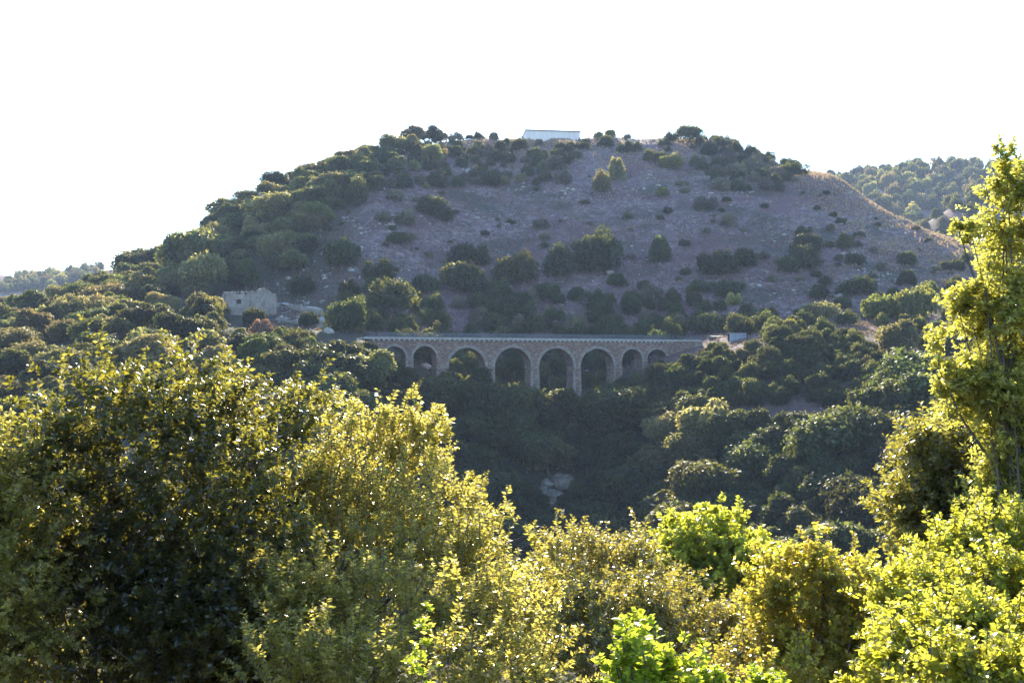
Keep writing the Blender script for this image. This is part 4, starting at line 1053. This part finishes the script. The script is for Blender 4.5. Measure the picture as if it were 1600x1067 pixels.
# ------------------------------------------------------------------ leave out what cannot be seen, then tell the rest apart by place
def settle():
    K = 2.0; W, Hh = int(1600/K), int(1067/K)
    full = np.zeros((Hh, W), bool); yy, xx = np.mgrid[0:Hh, 0:W]
    # terrain hides what lies behind it
    us = np.arange(0, 1600, K); ds = np.arange(90, 1300, 2.0)
    terr = np.array([np.minimum.accumulate(HZ - F*HV(px2x(u, ds), np.minimum(ds, 690))/ds) for u in us])      # highest ground row up to each distance
    items = [(q[0], None, (q[1], q[2], q[3], q[4])) for q in FORE]
    for it in LATE:
        o, zone, hw, h, mat, p = it; e = F/p[1]; px, py = proj(p)
        items.append((p[1], it, (px, py - h*e*.5, hw*e*.95, h*e*.5)))
    items.sort(key=lambda a: a[0]); keep = []
    for d, it, (cx, cy, rx, ry) in items:
        x0, x1 = int(max(0, (cx-rx)/K)), int(min(W-1, (cx+rx)/K))+1; y0, y1 = int(max(0, (cy-ry)/K)), int(min(Hh-1, (cy+ry)/K))+1
        if x1 <= x0 or y1 <= y0: seen = 0
        else:
            X_, Y_ = xx[y0:y1, x0:x1], yy[y0:y1, x0:x1]
            ins = ((X_*K-cx)/rx)**2 + ((Y_*K-cy)/ry)**2 < 1
            if it is not None:
                j = int(np.clip((d-4-90)/2, 0, len(ds)-1)); ins &= Y_*K < terr[np.clip(X_, 0, len(us)-1), j] + 2
            seen = int((ins & ~full[y0:y1, x0:x1]).sum())
            if it is None or it[2]*F/d > 3: full[y0:y1, x0:x1] |= ins
        if it is None: continue
        if seen >= 5 or it[1] is None: keep.append(it)
        else:
            for c in list(it[0].children): bpy.data.objects.remove(c)
            bpy.data.objects.remove(it[0])
    ORD = ['leftmost', 'second from left', 'third from left', 'fourth from left', 'fifth from left', 'sixth from left', 'seventh from left', 'eighth from left', 'ninth from left', 'tenth from left'] + [w + ' from left' for w in 'eleventh twelfth thirteenth fourteenth fifteenth sixteenth seventeenth eighteenth nineteenth twentieth'.split()]
    ARCH = [(590,'left of the arches'),(640,'below the first arch'),(690,'below the second arch'),(765,'below the third arch'),(836,'below the fourth arch'),(902,'below the fifth arch'),(966,'below the sixth arch'),(1008,'below the seventh arch'),(1060,'below the eighth arch'),(1160,'below the boarded hut'),(1270,'below the knoll'),(9999,'right of the knoll')]
    ABOVE = [(x, t.replace('below', 'above')) for x, t in ARCH]
    THRU = [(x, t.replace('below', 'seen through')) for x, t in ARCH]
    SLOPE = [(560,'far left'),(680,'left'),(800,'left of the barn'),(910,'under the barn'),(1040,'right of the barn'),(1160,'right'),(1300,'far right'),(9999,'outermost right')]
    LEFT = [(60,'at the left edge'),(150,'well left of the ruin'),(240,'left of the ruin'),(330,'just left of the ruin'),(425,'beside the ruin'),(510,'right of the ruin'),(570,'under the crest'),(9999,'at the crest')]
    ZN = {'crest': ('shrub on the hill crest', SLOPE, [(228,'on the skyline'),(245,'under the skyline'),(9999,'lower down')]),
     'thicket': ('shrub in upper right thicket', [(1130,'left part'),(1180,'middle part'),(9999,'right part')], [(240,'top row'),(258,'second row'),(278,'third row'),(9999,'lowest row')]),
     'upper': ('shrub on upper slope', SLOPE, [(245,'top row'),(262,'second row'),(280,'third row'),(9999,'lowest row')]),
     'slope': ('tiny scrub on bare slope', SLOPE, [(320,'high up'),(360,'halfway up'),(400,'lower down'),(9999,'lowest')]),
     'belt': ('shrub in the belt', ABOVE, [(475,'top row'),(500,'middle row'),(9999,'next to the track')]),
     'approach': ('shrub by left viaduct end', [(470,'under the ruin'),(530,'under the ledges'),(9999,'beside the arches')], [(535,'upper row'),(552,'middle row'),(9999,'lower row')]),
     'behind': ('shrub', THRU, [(9999,'behind the viaduct')]),
     'rbelt': ('shrub in the belt at right', [(1250,'near the hut'),(1350,'above the knoll'),(9999,'by the tall tree')], [(480,'upper'),(505,'middle'),(9999,'lower')]),
     'knoll': ('shrub on the knoll', [(1060,'beside the last arch'),(1130,'under the hut'),(1210,'left of middle'),(1290,'right of middle'),(9999,'right end')], [(555,'top row'),(580,'second row'),(605,'third row'),(9999,'lowest row')]),
     'piers': ('shrub at the pier foot', ARCH, [(9999,'against the masonry')]),
     'ravine': ('tree', ARCH, [(625,'by the piers'),(665,'upper ravine'),(710,'middle ravine'),(770,'lower ravine'),(9999,'ravine bottom')]),
     'lvalley': ('tree left of the viaduct', [(480,'far side'),(540,'middle'),(9999,'nearest the arches')], [(570,'top row'),(600,'second row'),(640,'third row'),(9999,'lowest row')]),
     'rslope': ('tree by tall right tree', [(1460,'left part'),(9999,'right part')], [(560,'top row'),(610,'second row'),(660,'third row'),(9999,'lowest row')]),
     'lsky': ('tree in left skyline wood', LEFT, [(300,'highest band'),(350,'high band'),(400,'middle band'),(440,'low band'),(9999,'lowest band')]),
     'lmid': ('tree in left hillside wood', LEFT, [(380,'highest band'),(420,'high band'),(450,'middle band'),(480,'low band'),(9999,'lowest band')]),
     'llow': ('tree on lower left slope', LEFT, [(510,'highest band'),(535,'high band'),(560,'middle band'),(590,'low band'),(9999,'lowest band')]),
     'ruinscrub': ('low scrub under the ruin', [(330,'left part'),(9999,'right part')], [(535,'upper'),(9999,'lower')]),
     'fr': ('hazy tree, distant right ridge', [(1340,'left end'),(1390,'left half'),(1440,'middle'),(1490,'right half'),(9999,'right end')], [(275,'along the skyline'),(290,'second band'),(305,'third band'),(320,'fourth band'),(9999,'lowest band')]),
     'nr': ('tree on nearer right hill', [(1480,'left part'),(9999,'right part')], [(320,'along its top'),(345,'second band'),(365,'third band'),(9999,'lowest band')]),
     'fl': ('hazy tree, distant left ridge', [(25,'left end'),(50,'left part'),(75,'middle'),(100,'right part'),(9999,'right end')], [(428,'along the skyline'),(9999,'below the skyline')])}
    cells = {}
    for it in keep:
        o, zone, hw, h, mat, p = it
        if zone is None: continue
        px, py = proj(p); head, cs, rs = ZN[zone]
        c = next(t for x, t in cs if px < x); r = next(t for x, t in rs if py < x)
        cells.setdefault((zone, c, r), []).append((px, it))
    for (zone, c, r), lst in cells.items():
        lst.sort(key=lambda a: a[0]); nn = len(lst)
        for k, (px, it) in enumerate(lst):
            rank = '' if nn == 1 else ', ' + ('rightmost' if k == nn-1 else ORD[min(k, len(ORD)-1)])
            it[0]['label'] = TONE[it[4]] + ' ' + ZN[zone][0] + ' ' + c + ', ' + r + rank
    print('kept', len(keep), 'of', len(LATE))

# ------------------------------------------------------------------ air
mh = bpy.data.materials.new('haze_air'); mh.use_nodes = True
n = mh.node_tree.nodes; n.clear(); out = n.new('ShaderNodeOutputMaterial')
pv = n.new('ShaderNodeVolumePrincipled'); pv.inputs['Color'].default_value = (.60, .74, 1, 1)
pv.inputs['Density'].default_value = 0.00010; pv.inputs['Anisotropy'].default_value = 0.1
mh.node_tree.links.new(pv.outputs[0], out.inputs['Volume'])
m = MB(); m.box((-9100, -9100, -48), (9100, 9100, 320)); hz = m.build('haze', mh); tag(hz, kind='stuff')
settle()
